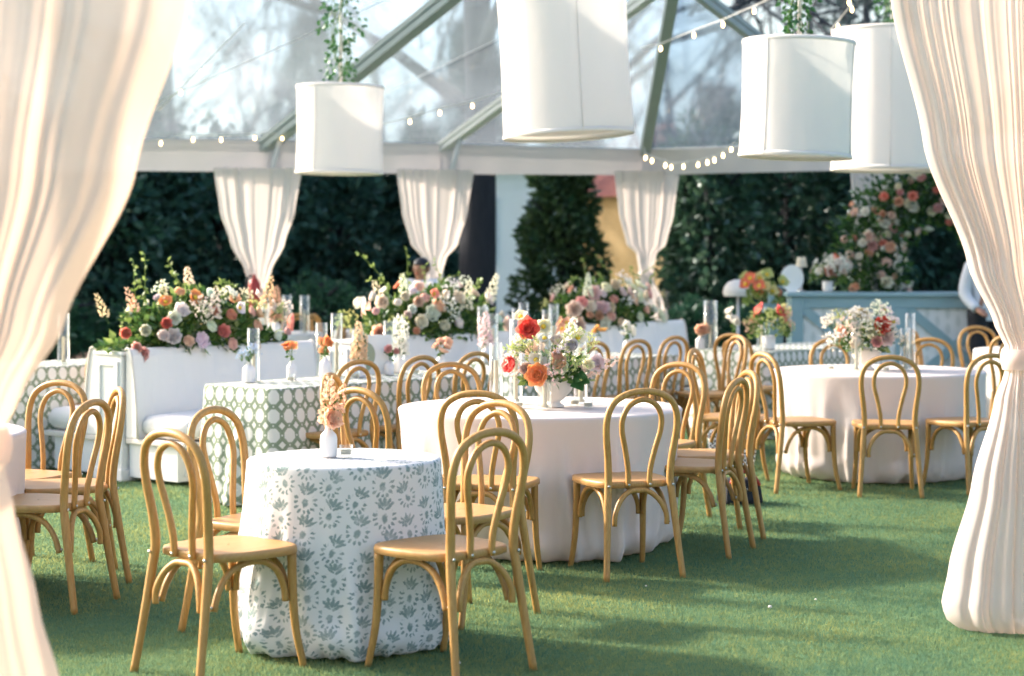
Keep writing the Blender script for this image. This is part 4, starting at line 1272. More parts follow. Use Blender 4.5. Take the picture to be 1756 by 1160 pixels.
# middle trellis table
def on2(a, b): return on1(a, b, C2)
gH2 = 'glass cylinders on the middle trellis table'; gV2 = 'bud vases on the middle trellis table'
for a, b, h_, w in ((.15, .5, .42, 'leftmost'), (.36, .58, .36, 'second from the left'), (.55, .5, .40, 'third from the left'), (.75, .60, .44, 'fourth from the left'), (.92, .5, .38, 'fifth from the left'), (1.1, .58, .42, 'rightmost')):
    hurricane('glass candle cylinder on the middle trellis table, %s' % w, *on2(a, b), h=h_, r=.042, ch=.24, group=gH2)
bottle_vase('white bottle of pale pink sprigs at the left of the middle trellis table', *on2(.02, .35), (.84, .66, .68), 'spike', h=.13, r=.034, n=2, seed=21, tall=.2, group=gV2)
bottle_vase('white bottle of white lilies on the middle trellis table', *on2(.45, .35), WHT, 'poppy', h=.13, r=.036, n=4, seed=22, tall=.15, group=gV2, size=.05)
bottle_vase('white bottle of peach poppies on the middle trellis table', *on2(.98, .35), PEACH, 'poppy', h=.15, r=.04, n=5, seed=23, tall=.14, group=gV2, size=.06)
bottle_vase('white bottle of one golden poppy on the middle trellis table', *on2(1.40, .38), (.86, .5, .13), 'poppy', h=.15, r=.032, n=2, seed=24, tall=.15, group=gV2, size=.06)
bottle_vase('white bottle of white cosmos at the right of the middle trellis table', *on2(1.86, .42), WHT, 'poppy', h=.12, r=.036, n=6, seed=25, tall=.14, group=gV2, size=.045)
bottle_vase('white bottle of mixed blush roses between the glass cylinders', *on2(.66, .32), BLSH, 'rose', h=.12, r=.036, n=4, seed=26, tall=.1, group=gV2, size=.045)
# trellis table by the bar
def on3(a, b): return on1(a, b, C3)
gV3 = 'vases on the trellis table by the bar'
hurricane('wide glass candle cylinder on the trellis table by the bar', *on3(.12, .68), h=.42, r=.062, ch=.2, group=gV3)
hurricane('glass candle cylinder behind the red flowers on the trellis table by the bar', *on3(.5, .4), h=.36, r=.045, ch=.2, group=gV3)
bottle_vase('white bottle of white orchids on the trellis table by the bar', *on3(.10, .42), WHT, 'rose', h=.12, r=.04, n=7, seed=31, tall=.26, group=gV3, size=.042)
bottle_vase('bottle of lime and peach blooms left on the trellis table by the bar', *on3(.05, .84 - .1), PEACH, 'rose', h=.12, r=.04, n=4, seed=32, tall=.12, group=gV3, size=.05)
def low_posy(label, x, y, z, L, H, seed, specs):
    r_ = thing('flower_posy', label, 'flower arrangement', (x, y, z))
    b = MB(); b.lathe([(.001, .002), (.05, .002), (.055, .02), (.06, .12), (.056, .12), (.001, .10)], 20)
    put('vase', b.mesh('vase', CERAMIC), r_)
    e = put('bouquet', None, r_, (0, 0, .11))
    bpy.data.objects.remove(e)
    mbs = [MB(), MB()]; rg2 = random.Random(seed)
    for i in range(160):
        d = rvec(rg2); d.z = abs(d.z); k = i % 2
        leafquad(mbs[k], Vector((d.x * L * .4, d.y * L * .4, .11 + d.z * H * .7)), d + rvec(rg2) * .6, rvec(rg2), .07, .04)
    for mb, m in zip(mbs, (LEAFM, LEAFL)): tag(put('foliage', mb.mesh('foliage', m, False), r_), kind='stuff')
    for kind, c, n, s, (h0, h1) in specs:
        for i in range(n):
            a = rg2.random() * 6.28; t = rg2.uniform(h0, h1)
            q = Vector((math.cos(a) * L * .45 * math.sqrt(1 - t * t * .8), math.sin(a) * L * .45 * math.sqrt(1 - t * t * .8), .11 + t * H))
            me = {'rose': ROSES, 'poppy': POPPIES, 'spray': SPRAYS, 'spike': SPIKES}[kind]
            bloom(r_, {'rose': 'rose', 'poppy': 'poppy', 'spray': 'flower_spray', 'spike': 'flower_spike'}[kind], rg2.choice(me), q, Vector((q.x * 3, q.y * 3 - .1, .25)), s, c, rg2)
low_posy('low posy of hot coral and lime blooms on the trellis table by the bar', *on3(.33, .22), TZ, .34, .26, 71, [('poppy', (.86, .12, .12), 5, .07, (.5, 1)), ('spray', LIME, 5, .1, (.2, .9)), ('rose', CORAL, 3, .05, (.4, .9)), ('spray', PEACH, 5, .1, (.2, .9))])
# tall stand with orange flowers behind
st = thing('flower_stand', 'tall slim stand with orange and lime flowers left of the teal bar', 'flower stand', (2.60, 19.9, 0))
sb = MB(); sb.lathe([(.001, .01), (.15, .01), (.15, .03), (.02, .05), (.015, .95), (.06, 1.0), (.08, 1.06), (.001, 1.05)], 20)
put('stand', sb.mesh('stand', TEAL), st)
rg3 = random.Random(5); lf = MB()
for i in range(150):
    d = rvec(rg3); d.z = abs(d.z); leafquad(lf, Vector((d.x * .16, d.y * .16, 1.05 + d.z * .2)), d + rvec(rg3) * .5, rvec(rg3), .08, .05)
tag(put('foliage', lf.mesh('foliage', LEAFL, False), st), kind='stuff')
for c, n in (((.86, .22, .10), 6), (LIME, 5), (YELW, 3)):
    for i in range(n):
        q = Vector((rg3.uniform(-.2, .2), rg3.uniform(-.18, 0), 1.12 + rg3.uniform(0, .26)))
        bloom(st, 'poppy', rg3.choice(POPPIES), q, (q.x * 2, -.6, .4), .085, c, rg3)
dl = thing('dome_lamp', 'white dome shaped lamp left of the teal bar', 'lamp', (2.42, 20.6, 0))
db = MB(); db.lathe([(.001, .005), (.14, .005), (.14, .02), (.02, .03), (.015, 1.12), (.001, 1.12)], 16); put('stand', db.mesh('stand', ALUL), dl)
dd = MB(); dd.lathe([(.15, 1.12), (.165, 1.16), (.15, 1.22), (.11, 1.27), (.05, 1.295), (.001, 1.30)], 28); put('shade', dd.mesh('shade', SHADE), dl)
# far left table
gV4 = 'vases on the far left trellis table'
def on4(a, b): return on1(a, b, (C4[0] - .85, C4[1] - .2))
bottle_vase('white bottle of one blush peony on the far left table', *on4(.35, .45), BLSH, 'rose', h=.15, r=.04, n=1, seed=41, tall=.06, group=gV4, size=.075)
bottle_vase('white bottle of cream stock on the far left table', *on4(.75, .2), APRI, 'spike', h=.13, r=.036, n=3, seed=42, tall=.2, group=gV4)
hurricane('glass candle cylinder left of the cream stock on the far left table', *on4(.55, .35), h=.36, r=.045, ch=.2, group=gV4)
hurricane('glass candle cylinder behind the cream stock on the far left table', *on4(1.1, .2), h=.38, r=.045, ch=.2, group=gV4)
# distant table pieces
for i, (x, y, w) in enumerate(((-2.55, 19.9, 'leftmost'), (-2.35, 20.1, 'second'), (-2.15, 19.95, 'rightmost'))):
    hurricane('distant glass candle cylinder behind the left planter, %s' % w, x, y, h=.40, r=.05, ch=.24, group='distant cylinders')
bottle_vase('distant bottle of peach stock behind the left planter', -2.42, 19.8, PEACH, 'spike', h=.14, r=.045, n=4, seed=45, tall=.28)

# ------------------------------------------------------------------ bar, arch and pieces on it
bar = thing('teal_bar', 'teal panelled bar with crossed battens over pale printed panels', 'bar', (4.17, 20.6, 0), R(-3))
BW, BH = 2.35, 1.16; x0, x1 = -BW / 2, BW / 2
put('panel', boxmesh('panel', (x0 + .05, x1 - .05, .03, .05, .06, BH - .08), DAMASK), bar)
for nm, d in (('counter', (x0 - .05, x1 + .05, -.04, .6, BH - .045, BH)), ('top_rail', (x0, x1, -.004, .028, BH - .17, BH - .046)), ('bottom_rail', (x0, x1, -.004, .028, .02, .16)),
              ('stile', (x0, x0 + .13, -.008, .0295, .021, BH - .0465)), ('stile', (x1 - .13, x1, -.008, .0295, .021, BH - .0465)), ('stile', (-.06, .06, -.008, .0295, .161, BH - .171)),
              ('side', (x0, x0 + .04, .051, .55, .02, BH - .047)), ('side', (x1 - .04, x1, .051, .55, .02, BH - .047))):
    bevel(put(nm, boxmesh(nm, d, TEAL), bar), .005)
for a, b in ((x0 + .13, -.06), (.06, x1 - .13)):
    for k, (p, q) in enumerate((((a, .16), (b, BH - .17)), ((a, BH - .17), (b, .16)))):
        dx, dz = q[0] - p[0], q[1] - p[1]; l = math.hypot(dx, dz); nx, nz = -dz / l * .05, dx / l * .05
        yy = -.002 + .004 * k
        v = [(p[0] + s * nx, y, p[1] + s * nz) for y in (yy, .029) for s in (-1, 1)] + [(q[0] + s * nx, y, q[1] + s * nz) for y in (yy, .029) for s in (-1, 1)]
        put('batten', MB().add(v, [(0, 1, 5, 4), (2, 6, 7, 3), (0, 4, 6, 2), (1, 3, 7, 5), (0, 2, 3, 1), (4, 5, 7, 6)]).mesh('batten', TEAL, False), bar)
# return screen standing left of the bar
sc = thing('teal_end_screen', 'narrow teal end post at the left of the bar', 'screen', (2.86, 21.0, 0))
bevel(put('panel', boxmesh('panel', (-.06, .10, 0, .05, 0, 1.2), TEAL), sc), .006)
bevel(put('cap', boxmesh('cap', (-.08, .12, -.02, .07, 1.201, 1.225), TEAL), sc), .004)
sg = thing('oval_sign', 'blank white oval sign standing on the left end of the bar', 'sign', (3.02, 20.75, BH))
ov = MB(); n = 32; prof = [(.125 * math.cos(6.2832 * i / n), .15 + .145 * math.sin(6.2832 * i / n)) for i in range(n)]
ov.add([(x, -.006, z) for x, z in prof] + [(x, .006, z) for x, z in prof], [tuple(range(n)), tuple(range(2 * n - 1, n - 1, -1))] + [(i, n + i, n + (i + 1) % n, (i + 1) % n) for i in range(n)])
put('board', ov.mesh('board', PAPER, False), sg); put('foot', boxmesh('foot', (-.05, .05, -.04, .04, .001, .012), PAPER), sg)
lm = thing('table_lamp', 'small lamp with a cream shade beside the oval sign on the bar', 'lamp', (3.15, 20.95, BH))
lb_ = MB(); lb_.lathe([(.001, .002), (.05, .002), (.05, .012), (.012, .02), (.010, .28), (.001, .28)], 14); put('base', lb_.mesh('base', STEEL), lm)
lsd = MB(); lsd.lathe([(.07, .27), (.045, .38)], 20); put('lamp_shade', lsd.mesh('lamp_shade', WAX), lm)
low_posy('bar top bouquet of white and coral blooms beside the oval sign', 3.42, 20.85, BH, .42, .26, 81, [('rose', (.85, .38, .3), 4, .07, (.2, .8)), ('spray', WHT, 9, .12, (.3, 1)), ('rose', BLSH, 4, .06, (.2, .7)), ('poppy', (.82, .12, .06), 1, .07, (.95, 1)), ('rose', WHT, 4, .05, (.4, 1))])
arch = thing('flower_arch', 'tall leafy arch of roses behind the teal bar', 'flower arch', (4.02, 21.2, 0))
AR = []; rg4 = random.Random(9)
for i in range(41):
    t = i / 40
    if t < .35: AR.append(Vector((-.12 + .12 * math.sin(t * 4), 0, t / .35 * 1.5)))
    else:
        a = math.pi * (1 - (t - .35) / .65 * .92); AR.append(Vector((.66 + .76 * math.cos(a), .1 * t, 1.5 + .76 * math.sin(a))))
for k in range(10): AR.append(Vector((1.40, .1, 1.6 - .165 * k)))
put('frame', MB().tube(AR, .03, 8).mesh('frame', ALU), arch)
al = [MB(), MB()]
for i in range(9000):
    p = AR[rg4.randrange(len(AR))]; d = rvec(rg4); w = .42 if p.x < .4 else .36
    q = p + Vector((d.x * w, d.y * w * .8, d.z * w)) * rg4.uniform(.2, 1.1)
    if q.z < .05: continue
    leafquad(al[i % 3 == 0], q, d + rvec(rg4) * .8, rvec(rg4), rg4.uniform(.06, .11), rg4.uniform(.035, .06))
for mb, m in zip(al, (LEAFD, LEAFM)): tag(put('foliage', mb.mesh('foliage', m, False), arch), kind='stuff')
for i in range(235):
    p = AR[rg4.randrange(len(AR))]; d = rvec(rg4); d.y = -abs(d.y) - .2; d.normalize(); w = .42
    q = p + Vector((d.x * w, d.y * w * .8, d.z * w))
    if q.z < .5: continue
    c = rg4.choice((BLSH, WHT, IVOR, WHT, PINK, PEACH, CORAL, IVOR, BLSH, WHT)); bloom(arch, 'rose', rg4.choice(ROSES), q, d, rg4.uniform(.048, .072), c, rg4)

# ------------------------------------------------------------------ people glimpsed
def person(label, x, y, h, rz, top, bottom, hair_long, arm=None):
    root = thing('person', label, 'person', (x, y, 0), rz)
    k = h / 1.70
    J = {'pel': (0, 0, .95, .135), 'wa': (0, .0, 1.10, .125), 'ch': (0, .01, 1.28, .15), 'nk': (0, .015, 1.43, .06), 'hd0': (0, 0, 1.50, .062), 'hd': (0, -.01, 1.58, .088), 'hd1': (0, .005, 1.66, .075)}
    E_ = [('pel', 'wa'), ('wa', 'ch'), ('ch', 'nk'), ('nk', 'hd0'), ('hd0', 'hd'), ('hd', 'hd1')]
    for s, n in ((1, 'r'), (-1, 'l')):
        J.update({'sh' + n: (s * .17, .01, 1.38, .065), 'el' + n: (s * .23, .03, 1.12, .046), 'wr' + n: (s * .20, -.14, .96, .032), 'ha' + n: (s * .185, -.21, .93, .034),
                  'hp' + n: (s * .095, 0, .90, .095), 'kn' + n: (s * .10, -.01, .50, .062), 'an' + n: (s * .105, .02, .09, .042), 'to' + n: (s * .115, -.14, .035, .036)})
        E_ += [('ch', 'sh' + n), ('sh' + n, 'el' + n), ('el' + n, 'wr' + n), ('wr' + n, 'ha' + n), ('pel', 'hp' + n), ('hp' + n, 'kn' + n), ('kn' + n, 'an' + n), ('an' + n, 'to' + n)]
        for q in range(5):
            fx = s * (.185 + (q - 2) * .016); ln = (.05, .07, .078, .07, .055)[q]
            if q == 0: fx = s * .15; ln = .04
            J['f%d%s' % (q, n)] = (fx, -.24 - ln * .6, .925 - ln * .5, .009); E_.append(('ha' + n, 'f%d%s' % (q, n)))
    if arm:
        for a, b in arm.items(): J[a] = b
    names = list(J); me = bpy.data.meshes.new('body')
    me.from_pydata([(J[n][0] * k, J[n][1] * k, J[n][2] * k) for n in names], [(names.index(a), names.index(b)) for a, b in E_], [])
    ob = put('body', me, root)
    me.materials.append(SKIN)
    md = ob.modifiers.new('skin', 'SKIN')
    for i, n in enumerate(names):
        me.skin_vertices[0].data[i].radius = (J[n][3] * k, J[n][3] * k)
    me.skin_vertices[0].data[0].use_root = True
    md.use_smooth_shade = True
    ss = ob.modifiers.new('sub', 'SUBSURF'); ss.levels = 1; ss.render_levels = 2
    # clothing
    sh = MB(); sh.lathe([(.155 * k, .84 * k), (.165 * k, .95 * k), (.152 * k, 1.1 * k), (.178 * k, 1.28 * k), (.17 * k, 1.36 * k), (.11 * k, 1.42 * k), (.07 * k, 1.45 * k)], 24)
    sh.v = [(a, b * .78, c) for a, b, c in sh.v]
    for s, n in ((1, 'r'), (-1, 'l')):
        a, b, c = (Vector(J[q + n][:3]) * k for q in ('sh', 'el', 'wr'))
        sh.tube(spline([a + Vector((-s * .05 * k, 0, .0)), a, b, c], 4), [.085 * k, .082 * k, .08 * k, .078 * k, .076 * k, .07 * k, .068 * k, .066 * k, .064 * k, .058 * k, .054 * k, .05 * k, .046 * k], 14)
    put('shirt', sh.mesh('shirt', top), root)
    tr = MB()
    for s, n in ((1, 'r'), (-1, 'l')):
        a, b, c = (Vector(J[q + n][:3]) * k for q in ('hp', 'kn', 'an'))
        tr.tube(spline([a + Vector((0, 0, .06)), b, c], 4), [.115 * k, .112 * k, .105 * k, .095 * k, .085 * k, .08 * k, .076 * k, .074 * k, .072 * k], 16)
    put('trousers', tr.mesh('trousers', bottom), root)
    hr = MB(); hp = []
    for i in range(11):
        t = i / 10; a = math.pi * t * (.62 if not hair_long else .72)
        hp.append((max(.001, .098 * math.sin(a)) * k, (1.60 + .108 * math.cos(a)) * k))
    hr.lathe(hp, 22)
    hr.v = [(a, b * 1.08 + .022 * k + (.03 * k if b < -.03 and c < 1.60 * k else 0), c) for a, b, c in hr.v]
    put('hair', hr.mesh('hair', HAIR), root)
    fc = MB()
    for s in (1, -1): fc.lathe([(.001, -.008), (.01, 0), (.001, .008)], 8, 0, (s * .033 * k, -.096 * k, 1.585 * k))
    put('eyes', fc.mesh('eyes', HAIR), root)
    ns = MB().tube([(0, -.092 * k, 1.585 * k), (0, -.118 * k, 1.552 * k), (0, -.1 * k, 1.545 * k)], [.006, .011, .008], 8); put('nose', ns.mesh('nose', SKIN), root)
    mt = MB().tube([(-.022 * k, -.09 * k, 1.522 * k), (0, -.098 * k, 1.52 * k), (.022 * k, -.09 * k, 1.522 * k)], .005, 6); put('mouth', mt.mesh('mouth', RED), root)
    for s in (1, -1): put('ear', MB().tube([(s * .088 * k, .0, 1.555 * k), (s * .097 * k, .008, 1.58 * k), (s * .09 * k, .01, 1.60 * k)], .011, 6).mesh('ear', SKIN), root)
person('dark haired person in a white top behind the middle flower mound', -.93, 19.6, 1.53, R(-25), SHIRT, BLACK, True)
person('person in a white shirt and black trousers behind the right drape, at the bar end', 5.0, 20.3, 1.76, R(20), SHIRT, BLACK, False)

# ------------------------------------------------------------------ odds and ends
fe = thing('fire_extinguisher', 'small red extinguisher on the far left tent post', 'extinguisher', (-3.10, 23.15, .85))
fb = MB(); fb.lathe([(.001, .0), (.07, .01), (.075, .04), (.075, .36), (.05, .42), (.02, .44), (.02, .48), (.001, .48)], 20); put('cylinder', fb.mesh('cylinder', RED), fe)
put('hose', MB().tube(spline([(0, 0, .46), (-.07, 0, .45), (-.10, -.02, .3), (-.085, -.03, .15)], 5), .012, 8).mesh('hose', BLACK), fe)
put('hanger', MB().tube([(0, .05, .30), (0, .22, .34)], .012, 6).mesh('hanger', ALU), fe)
k = Mat('checked_weave'); ck = k.n('ShaderNodeTexChecker'); ck.inputs['Scale'].default_value = 60
ck.inputs['Color1'].default_value = (.75, .75, .74, 1); ck.inputs['Color2'].default_value = (.02, .02, .025, 1)
k.l(k.coord(), ck.inputs['Vector']); CHECK = k.done(k.prin(ck.outputs[0], .8))
bag = thing('tote_bag', 'black and white checked bag standing on the grass behind the centre table chairs', 'bag', (1.60, 13.95, .012), R(-10))
bm_ = MB(); bm_.add([(-.15, -.06, 0), (.15, -.06, 0), (.15, .06, 0), (-.15, .06, 0), (-.19, -.03, .27), (.19, -.03, .27), (.19, .03, .27), (-.19, .03, .27)], [(0, 3, 2, 1), (0, 1, 5, 4), (1, 2, 6, 5), (2, 3, 7, 6), (3, 0, 4, 7), (4, 5, 6, 7)])
bevel(put('bag_body', bm_.mesh('bag_body', CHECK, False), bag), .015)
for y in (-.03, .03): put('handle', MB().tube(spline([(-.08, y, .26), (-.06, y, .36), (.06, y, .36), (.08, y, .26)], 4), .007, 6).mesh('handle', BLACK), bag)
kit = thing('kit_bag', 'black bag with a red strap on the grass behind the centre table chairs', 'bag', (1.42, 12.0, 0), R(15))
kb = MB(); kb.add([(-.13, -.1, .004), (.13, -.1, .004), (.13, .1, .004), (-.13, .1, .004), (-.11, -.07, .16), (.11, -.07, .16), (.11, .07, .16), (-.11, .07, .16)], [(0, 3, 2, 1), (0, 1, 5, 4), (1, 2, 6, 5), (2, 3, 7, 6), (3, 0, 4, 7), (4, 5, 6, 7)])
bevel(put('bag_body', kb.mesh('bag_body', BLACK, False), kit), .025)
put('strap', MB().tube(spline([(-.1, -.08, .12), (-.05, -.1, .2), (.04, -.09, .2), (.1, -.08, .12)], 4), .012, 6).mesh('strap', RED), kit)
for i, (x, y, r_) in enumerate(((1.12, 8.35, .009), (-.2, 7.2, .008), (.62, 8.9, .005), (1.35, 8.55, .005))):
    pb = MB(); pb.lathe([(.001, 0), (r_, r_ * .4), (r_ * .9, r_ * 1.1), (r_ * .4, r_ * 1.5), (.001, r_ * 1.55)], 9)
    pb.v = [(a * (1 + .2 * math.sin(b * 300)), b * .8, c) for a, b, c in pb.v]
    put_ = put('fallen_petal', pb.mesh('fallen_petal', COMPOTE), None, (x, y, .012)); tag(put_, ('pale petal on the grass below the right drape', 'pale petal on the grass before the nearest chair', 'tiny pale petal before the centre blush table', 'tiny pale petal near the foot of the right drape')[i], 'petal')

# ------------------------------------------------------------------ trees, hedges, houses
def crown_points(rg, n, rx, ry, h, shape):
    for i in range(n):
        d = rvec(rg)
        if shape == 'cone':
            t = rg.random() ** .8; a = rg.random() * 6.28; r = min(1, (1 - t) ** .55 * 1.02) * (.86 + .14 * min(1, t * 5)) * (rg.random() ** .35) * (.82 + .25 * math.sin(t * 22 + a * 3))
            yield Vector((math.cos(a) * r * rx, math.sin(a) * r * ry, t * h)), Vector((math.cos(a), math.sin(a), .1))
        else:
            f = rg.uniform(.35, 1.0) ** .5; lump = .80 + .24 * math.sin(d.x * 6 + d.z * 5 + rx) * math.cos(d.y * 5 - d.z * 4)
            yield Vector((d.x * rx * f * lump, d.y * ry * f * lump, h / 2 + d.z * h / 2 * f * lump)), d
def leafy_tree(name, label, x, y, z0, rx, ry, h, mat, n, seed, leaf=(.12, .2), shape='ball', group=None, cat='tree'):
    rg = random.Random(seed); root = thing(name, label, cat, (x, y, 0), 0, group)
    tm = MB(); tm.tube(spline([(0, 0, 0), (.05, 0, z0 + h * .35), (0, .05, z0 + h * .9)], 4), [.16 * rx ** .5 * (1 - i / 10) + .015 for i in range(9)], 8)
    for i in range(10):
        a = rg.random() * 6.28; zz = z0 + h * rg.uniform(.15, .75); e = rg.uniform(.5, .85)
        tm.tube([(0, 0, zz - .2), (math.cos(a) * rx * e * .5, math.sin(a) * ry * e * .5, zz + .05 * h), (math.cos(a) * rx * e, math.sin(a) * ry * e, zz + .12 * h)], [.05, .03, .012], 5)
    put('trunk', tm.mesh('trunk', BARK), root)
    cl = MB()
    for p, d in crown_points(rg, n, rx, ry, h, shape):
        p.z += z0; l = rg.uniform(*leaf)
        if p.z < .03: continue
        leafquad(cl, p, d + rvec(rg) * .9 + Vector((0, 0, -.1)), rvec(rg), l, l * .5)
    put('crown', cl.mesh('crown', mat, False), root)
gM = 'dark evergreens behind the tent'
for i, (x, y, rx, h, lb) in enumerate(((-7.6, 28.2, 1.7, 4.6, 'dark evergreen behind the left drape, leftmost'), (-5.9, 27.6, 1.5, 4.2, 'dark evergreen left of the leftmost far drape'),
                                     (-4.3, 28.6, 1.45, 3.9, 'dark evergreen behind the leftmost far drape'), (-2.75, 29.6, 1.25, 3.6, 'dark evergreen between the two left far drapes'),
                                     (-1.45, 30.5, .8, 4.2, 'narrow dark evergreen just left of the big trunk'))):
    leafy_tree('evergreen_tree', lb, x, y, .05, rx, 1.2, h, MAGN, 5200, 100 + i, (.16, .26), group=gM)
leafy_tree('conical_evergreen', 'cone shaped evergreen between the white house and the far corner drape', .77, 30, .1, .88, .88, 3.75, CONE_L, 7000, 120, (.12, .2), 'cone')
for i, (x, y, rx, h, m, lb) in enumerate(((2.9, 28.4, .95, 4.0, BUSHY, 'bushy tree right of the far corner drape'), (4.2, 29.3, 1.2, 4.4, BUSHY, 'bushy tree behind the right drum shade'),
                                        (5.9, 29.0, 1.3, 4.6, MAGN, 'dark bushy tree behind the flower arch'), (7.9, 28.5, 1.5, 4.6, MAGN, 'dark bushy tree behind the right drape'))):
    leafy_tree('bushy_tree', lb, x, y, .05, rx, 1.1, h, m, 6000, 140 + i, (.12, .21), group='bushy trees at the right')
for i, (x, y, rx, h, lb) in enumerate(((-2.6, 26.3, .95, 1.35, 'clipped green shrub behind the left planter flowers'), (-4.6, 26.4, 1.0, 1.2, 'low green shrub behind the left flower mound'),
                                     (-.9, 26.7, .8, .95, 'low green shrub at the foot of the big trunk'), (2.7, 26.6, .9, 1.0, 'low green shrub left of the teal bar'), (.6, 27.0, .75, .8, 'low green shrub below the cone shaped evergreen'),
                                     (-6.4, 26.2, 1.0, 1.1, 'low green shrub beside the left drape'), (4.9, 26.4, 1.1, 1.2, 'low green shrub behind the teal bar'))):
    leafy_tree('shrub', lb, x, y, 0, rx, .7, h, HEDGE, 3600, 160 + i, (.07, .12), group='low shrubs behind the tent', cat='shrub')
gHd = 'tall hedges added to cover sky gaps behind the trees'
for i, (xa, xb, lb) in enumerate(((-11.5, -6.4, 'tall dark hedge behind the left drape'), (-6.4, -2.6, 'tall dark hedge behind the leftmost far drape'),
                                  (2.7, 6.6, 'tall dark hedge behind the bushy trees on the right'), (6.6, 11.5, 'tall dark hedge behind the right drape'))):
    rg = random.Random(300 + i); root = thing('tall_hedge', lb, 'hedge', ((xa + xb) / 2, 33, 0), 0, gHd); hw = (xb - xa) / 2
    core = MB().box(-hw, hw, .2, .8, 0, 3.7); put('branches_or_dark_core', core.mesh('branches_or_dark_core', BARK, False), root)  # solid dark core added to stop bright sky showing through the leaves
    mb = MB()
    for k in range(4200):
        p = Vector((rg.uniform(-hw, hw), rg.uniform(-.1, .9), rg.uniform(.05, 3.9 + .25 * math.sin(k)))); l = rg.uniform(.14, .24)
        leafquad(mb, p, rvec(rg) + Vector((0, -.6, 0)), rvec(rg), l, l * .5)
    tag(put('foliage', mb.mesh('foliage', MAGN, False), root), kind='stuff')
def bare_tree(label, x, y, h, r, seed, mat, group, spread=.5, limbs=7, lv=4):
    rg = random.Random(seed); root = thing('bare_tree', label, 'tree', (x, y, 0), 0, group)
    mb = MB(); tr = MB()
    tr.tube(spline([(0, 0, -.05), (.05 * h * .1, 0, h * .3), (0, 0, h * .6)], 5), [r * (1.25 if i == 0 else 1.0 - .055 * i) for i in range(11)], 12)
    put('trunk', tr.mesh('trunk', mat), root)
    def br(p, d, l, rr, lv):
        q = p + d * l * .5 + rvec(rg) * l * .08; e = p + d * l + rvec(rg) * l * .14
        mb.tube([p, q, e], [rr, rr * .8, rr * .55], 6 if lv > 2 else 4)
        if lv == 0: return
        for _ in range(rg.choice((2, 3, 3))):
            nd = (d + rvec(rg) * spread * 1.5 + Vector((0, 0, .12))).normalized()
            br(p + (e - p) * rg.uniform(.45, 1), nd, l * rg.uniform(.58, .8), rr * .58, lv - 1)
    for i in range(limbs):
        a = i * 2.4 + rg.random(); zz = h * (.24 + .05 * i)
        br(Vector((0, 0, zz)), Vector((math.cos(a), math.sin(a), rg.uniform(.5, 1.0))).normalized(), h * rg.uniform(.2, .3), r * .36, lv)
    put('branches_or_dark_core', mb.mesh('branches_or_dark_core', mat), root)
bare_tree('big dark tree trunk beside the second far drape', -.52, 27.2, 13.0, .30, 200, BARK, None, limbs=5, lv=3)
gBT = 'bare trees beyond the clear roof'
for i, (x, y, h, lb) in enumerate(((-7.5, 42, 11, 'bare tree beyond the roof at the left'), (-3.2, 46, 12, 'bare tree beyond the roof behind the small shade'),
                                 (3.6, 40, 11, 'bare tree beyond the roof right of the large shade'), (6.8, 44, 12, 'bare tree beyond the roof above the right shades'))):
    bare_tree(lb, x, y, h, .15, 210 + i, BARKP, gBT, .6, 8, 5)
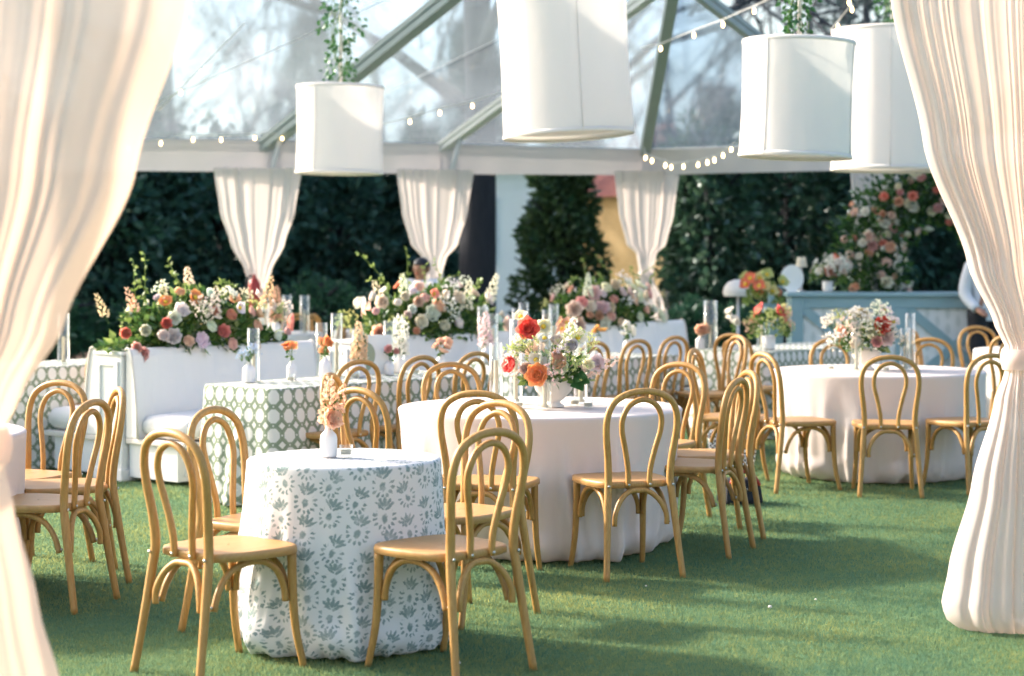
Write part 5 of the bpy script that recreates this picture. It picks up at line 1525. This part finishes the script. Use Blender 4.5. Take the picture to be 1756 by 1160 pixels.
for i, (x, y, rx, h, lb) in enumerate(((-9.5, 48, 2.2, 7.6, 'hazy conical evergreen beyond the roof at the far left'), (-1.0, 52, 2.0, 8.5, 'hazy evergreen beyond the roof left of the large shade'), (9.2, 50, 3.0, 9.5, 'hazy evergreen beyond the roof above the right drape'),
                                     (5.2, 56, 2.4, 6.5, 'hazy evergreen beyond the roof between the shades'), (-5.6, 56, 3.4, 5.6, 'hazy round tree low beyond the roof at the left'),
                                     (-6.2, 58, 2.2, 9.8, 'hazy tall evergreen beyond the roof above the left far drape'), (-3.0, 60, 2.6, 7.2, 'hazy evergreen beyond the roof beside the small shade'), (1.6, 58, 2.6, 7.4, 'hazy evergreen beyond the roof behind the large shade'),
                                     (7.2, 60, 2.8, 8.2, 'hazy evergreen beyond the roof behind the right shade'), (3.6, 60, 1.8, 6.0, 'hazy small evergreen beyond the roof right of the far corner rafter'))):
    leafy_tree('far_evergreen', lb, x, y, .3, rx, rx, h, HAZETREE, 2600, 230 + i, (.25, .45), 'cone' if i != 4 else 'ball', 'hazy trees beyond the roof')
def house(name, label, x, y, w, d, h, rh, wall, roofm, wins, rz=0.0):
    root = thing(name, label, 'house', (x, y, 0), rz)
    put('wall', boxmesh('wall', (-w / 2, w / 2, 0, d, 0, h), wall), root)
    rf = MB().add([(-w / 2 - .3, -.35, h - .05), (w / 2 + .3, -.35, h - .05), (w / 2 + .3, d + .35, h - .05), (-w / 2 - .3, d + .35, h - .05), (-w / 2 + .8, d / 2, h + rh), (w / 2 - .8, d / 2, h + rh)],
                  [(0, 1, 5, 4), (1, 2, 5), (2, 3, 4, 5), (3, 0, 4), (0, 3, 2, 1)])
    rr_ = put('roof', rf.mesh('roof', roofm, False), root)
    put('chimney', boxmesh('chimney', (w / 4, w / 4 + .6, d / 2 - .3, d / 2 + .3, h + rh * .4, h + rh + .15), wall), rr_)
    for (a, b, z0, z1) in wins:
        wd = put('window', boxmesh('window', (a, b, -.03, .02, z0, z1), WINDOW), root)
        fr = MB()
        for q in ((a - .08, a, z0 - .08, z1 + .08), (b, b + .08, z0 - .08, z1 + .08), (a, b, z1, z1 + .08), (a, b, z0 - .08, z0), ((a + b) / 2 - .025, (a + b) / 2 + .025, z0, z1), (a, b, (z0 + z1) / 2 - .025, (z0 + z1) / 2 + .025)):
            fr.box(q[0], q[1], -.06, -.031, q[2], q[3])
        put('frame', fr.mesh('frame', WALLW, False), wd)
house('white_house', 'white rendered house between the big trunk and the conical evergreen', -.7, 46, 3.4, 3, 3.75, .45, WALLW, SLATE, [(-.25, .25, 1.5, 2.9), (-1.5, -1.0, 1.5, 2.9), (1.1, 1.5, 1.5, 2.9)], R(-15))
house('brick_house', 'yellow brick house with a red roof left of the far corner drape', 2.35, 50, 4.4, 5, 3.15, 2.0, WALLY, ROOFR, [(-1.7, -1.2, 1.2, 2.4)], R(-50))
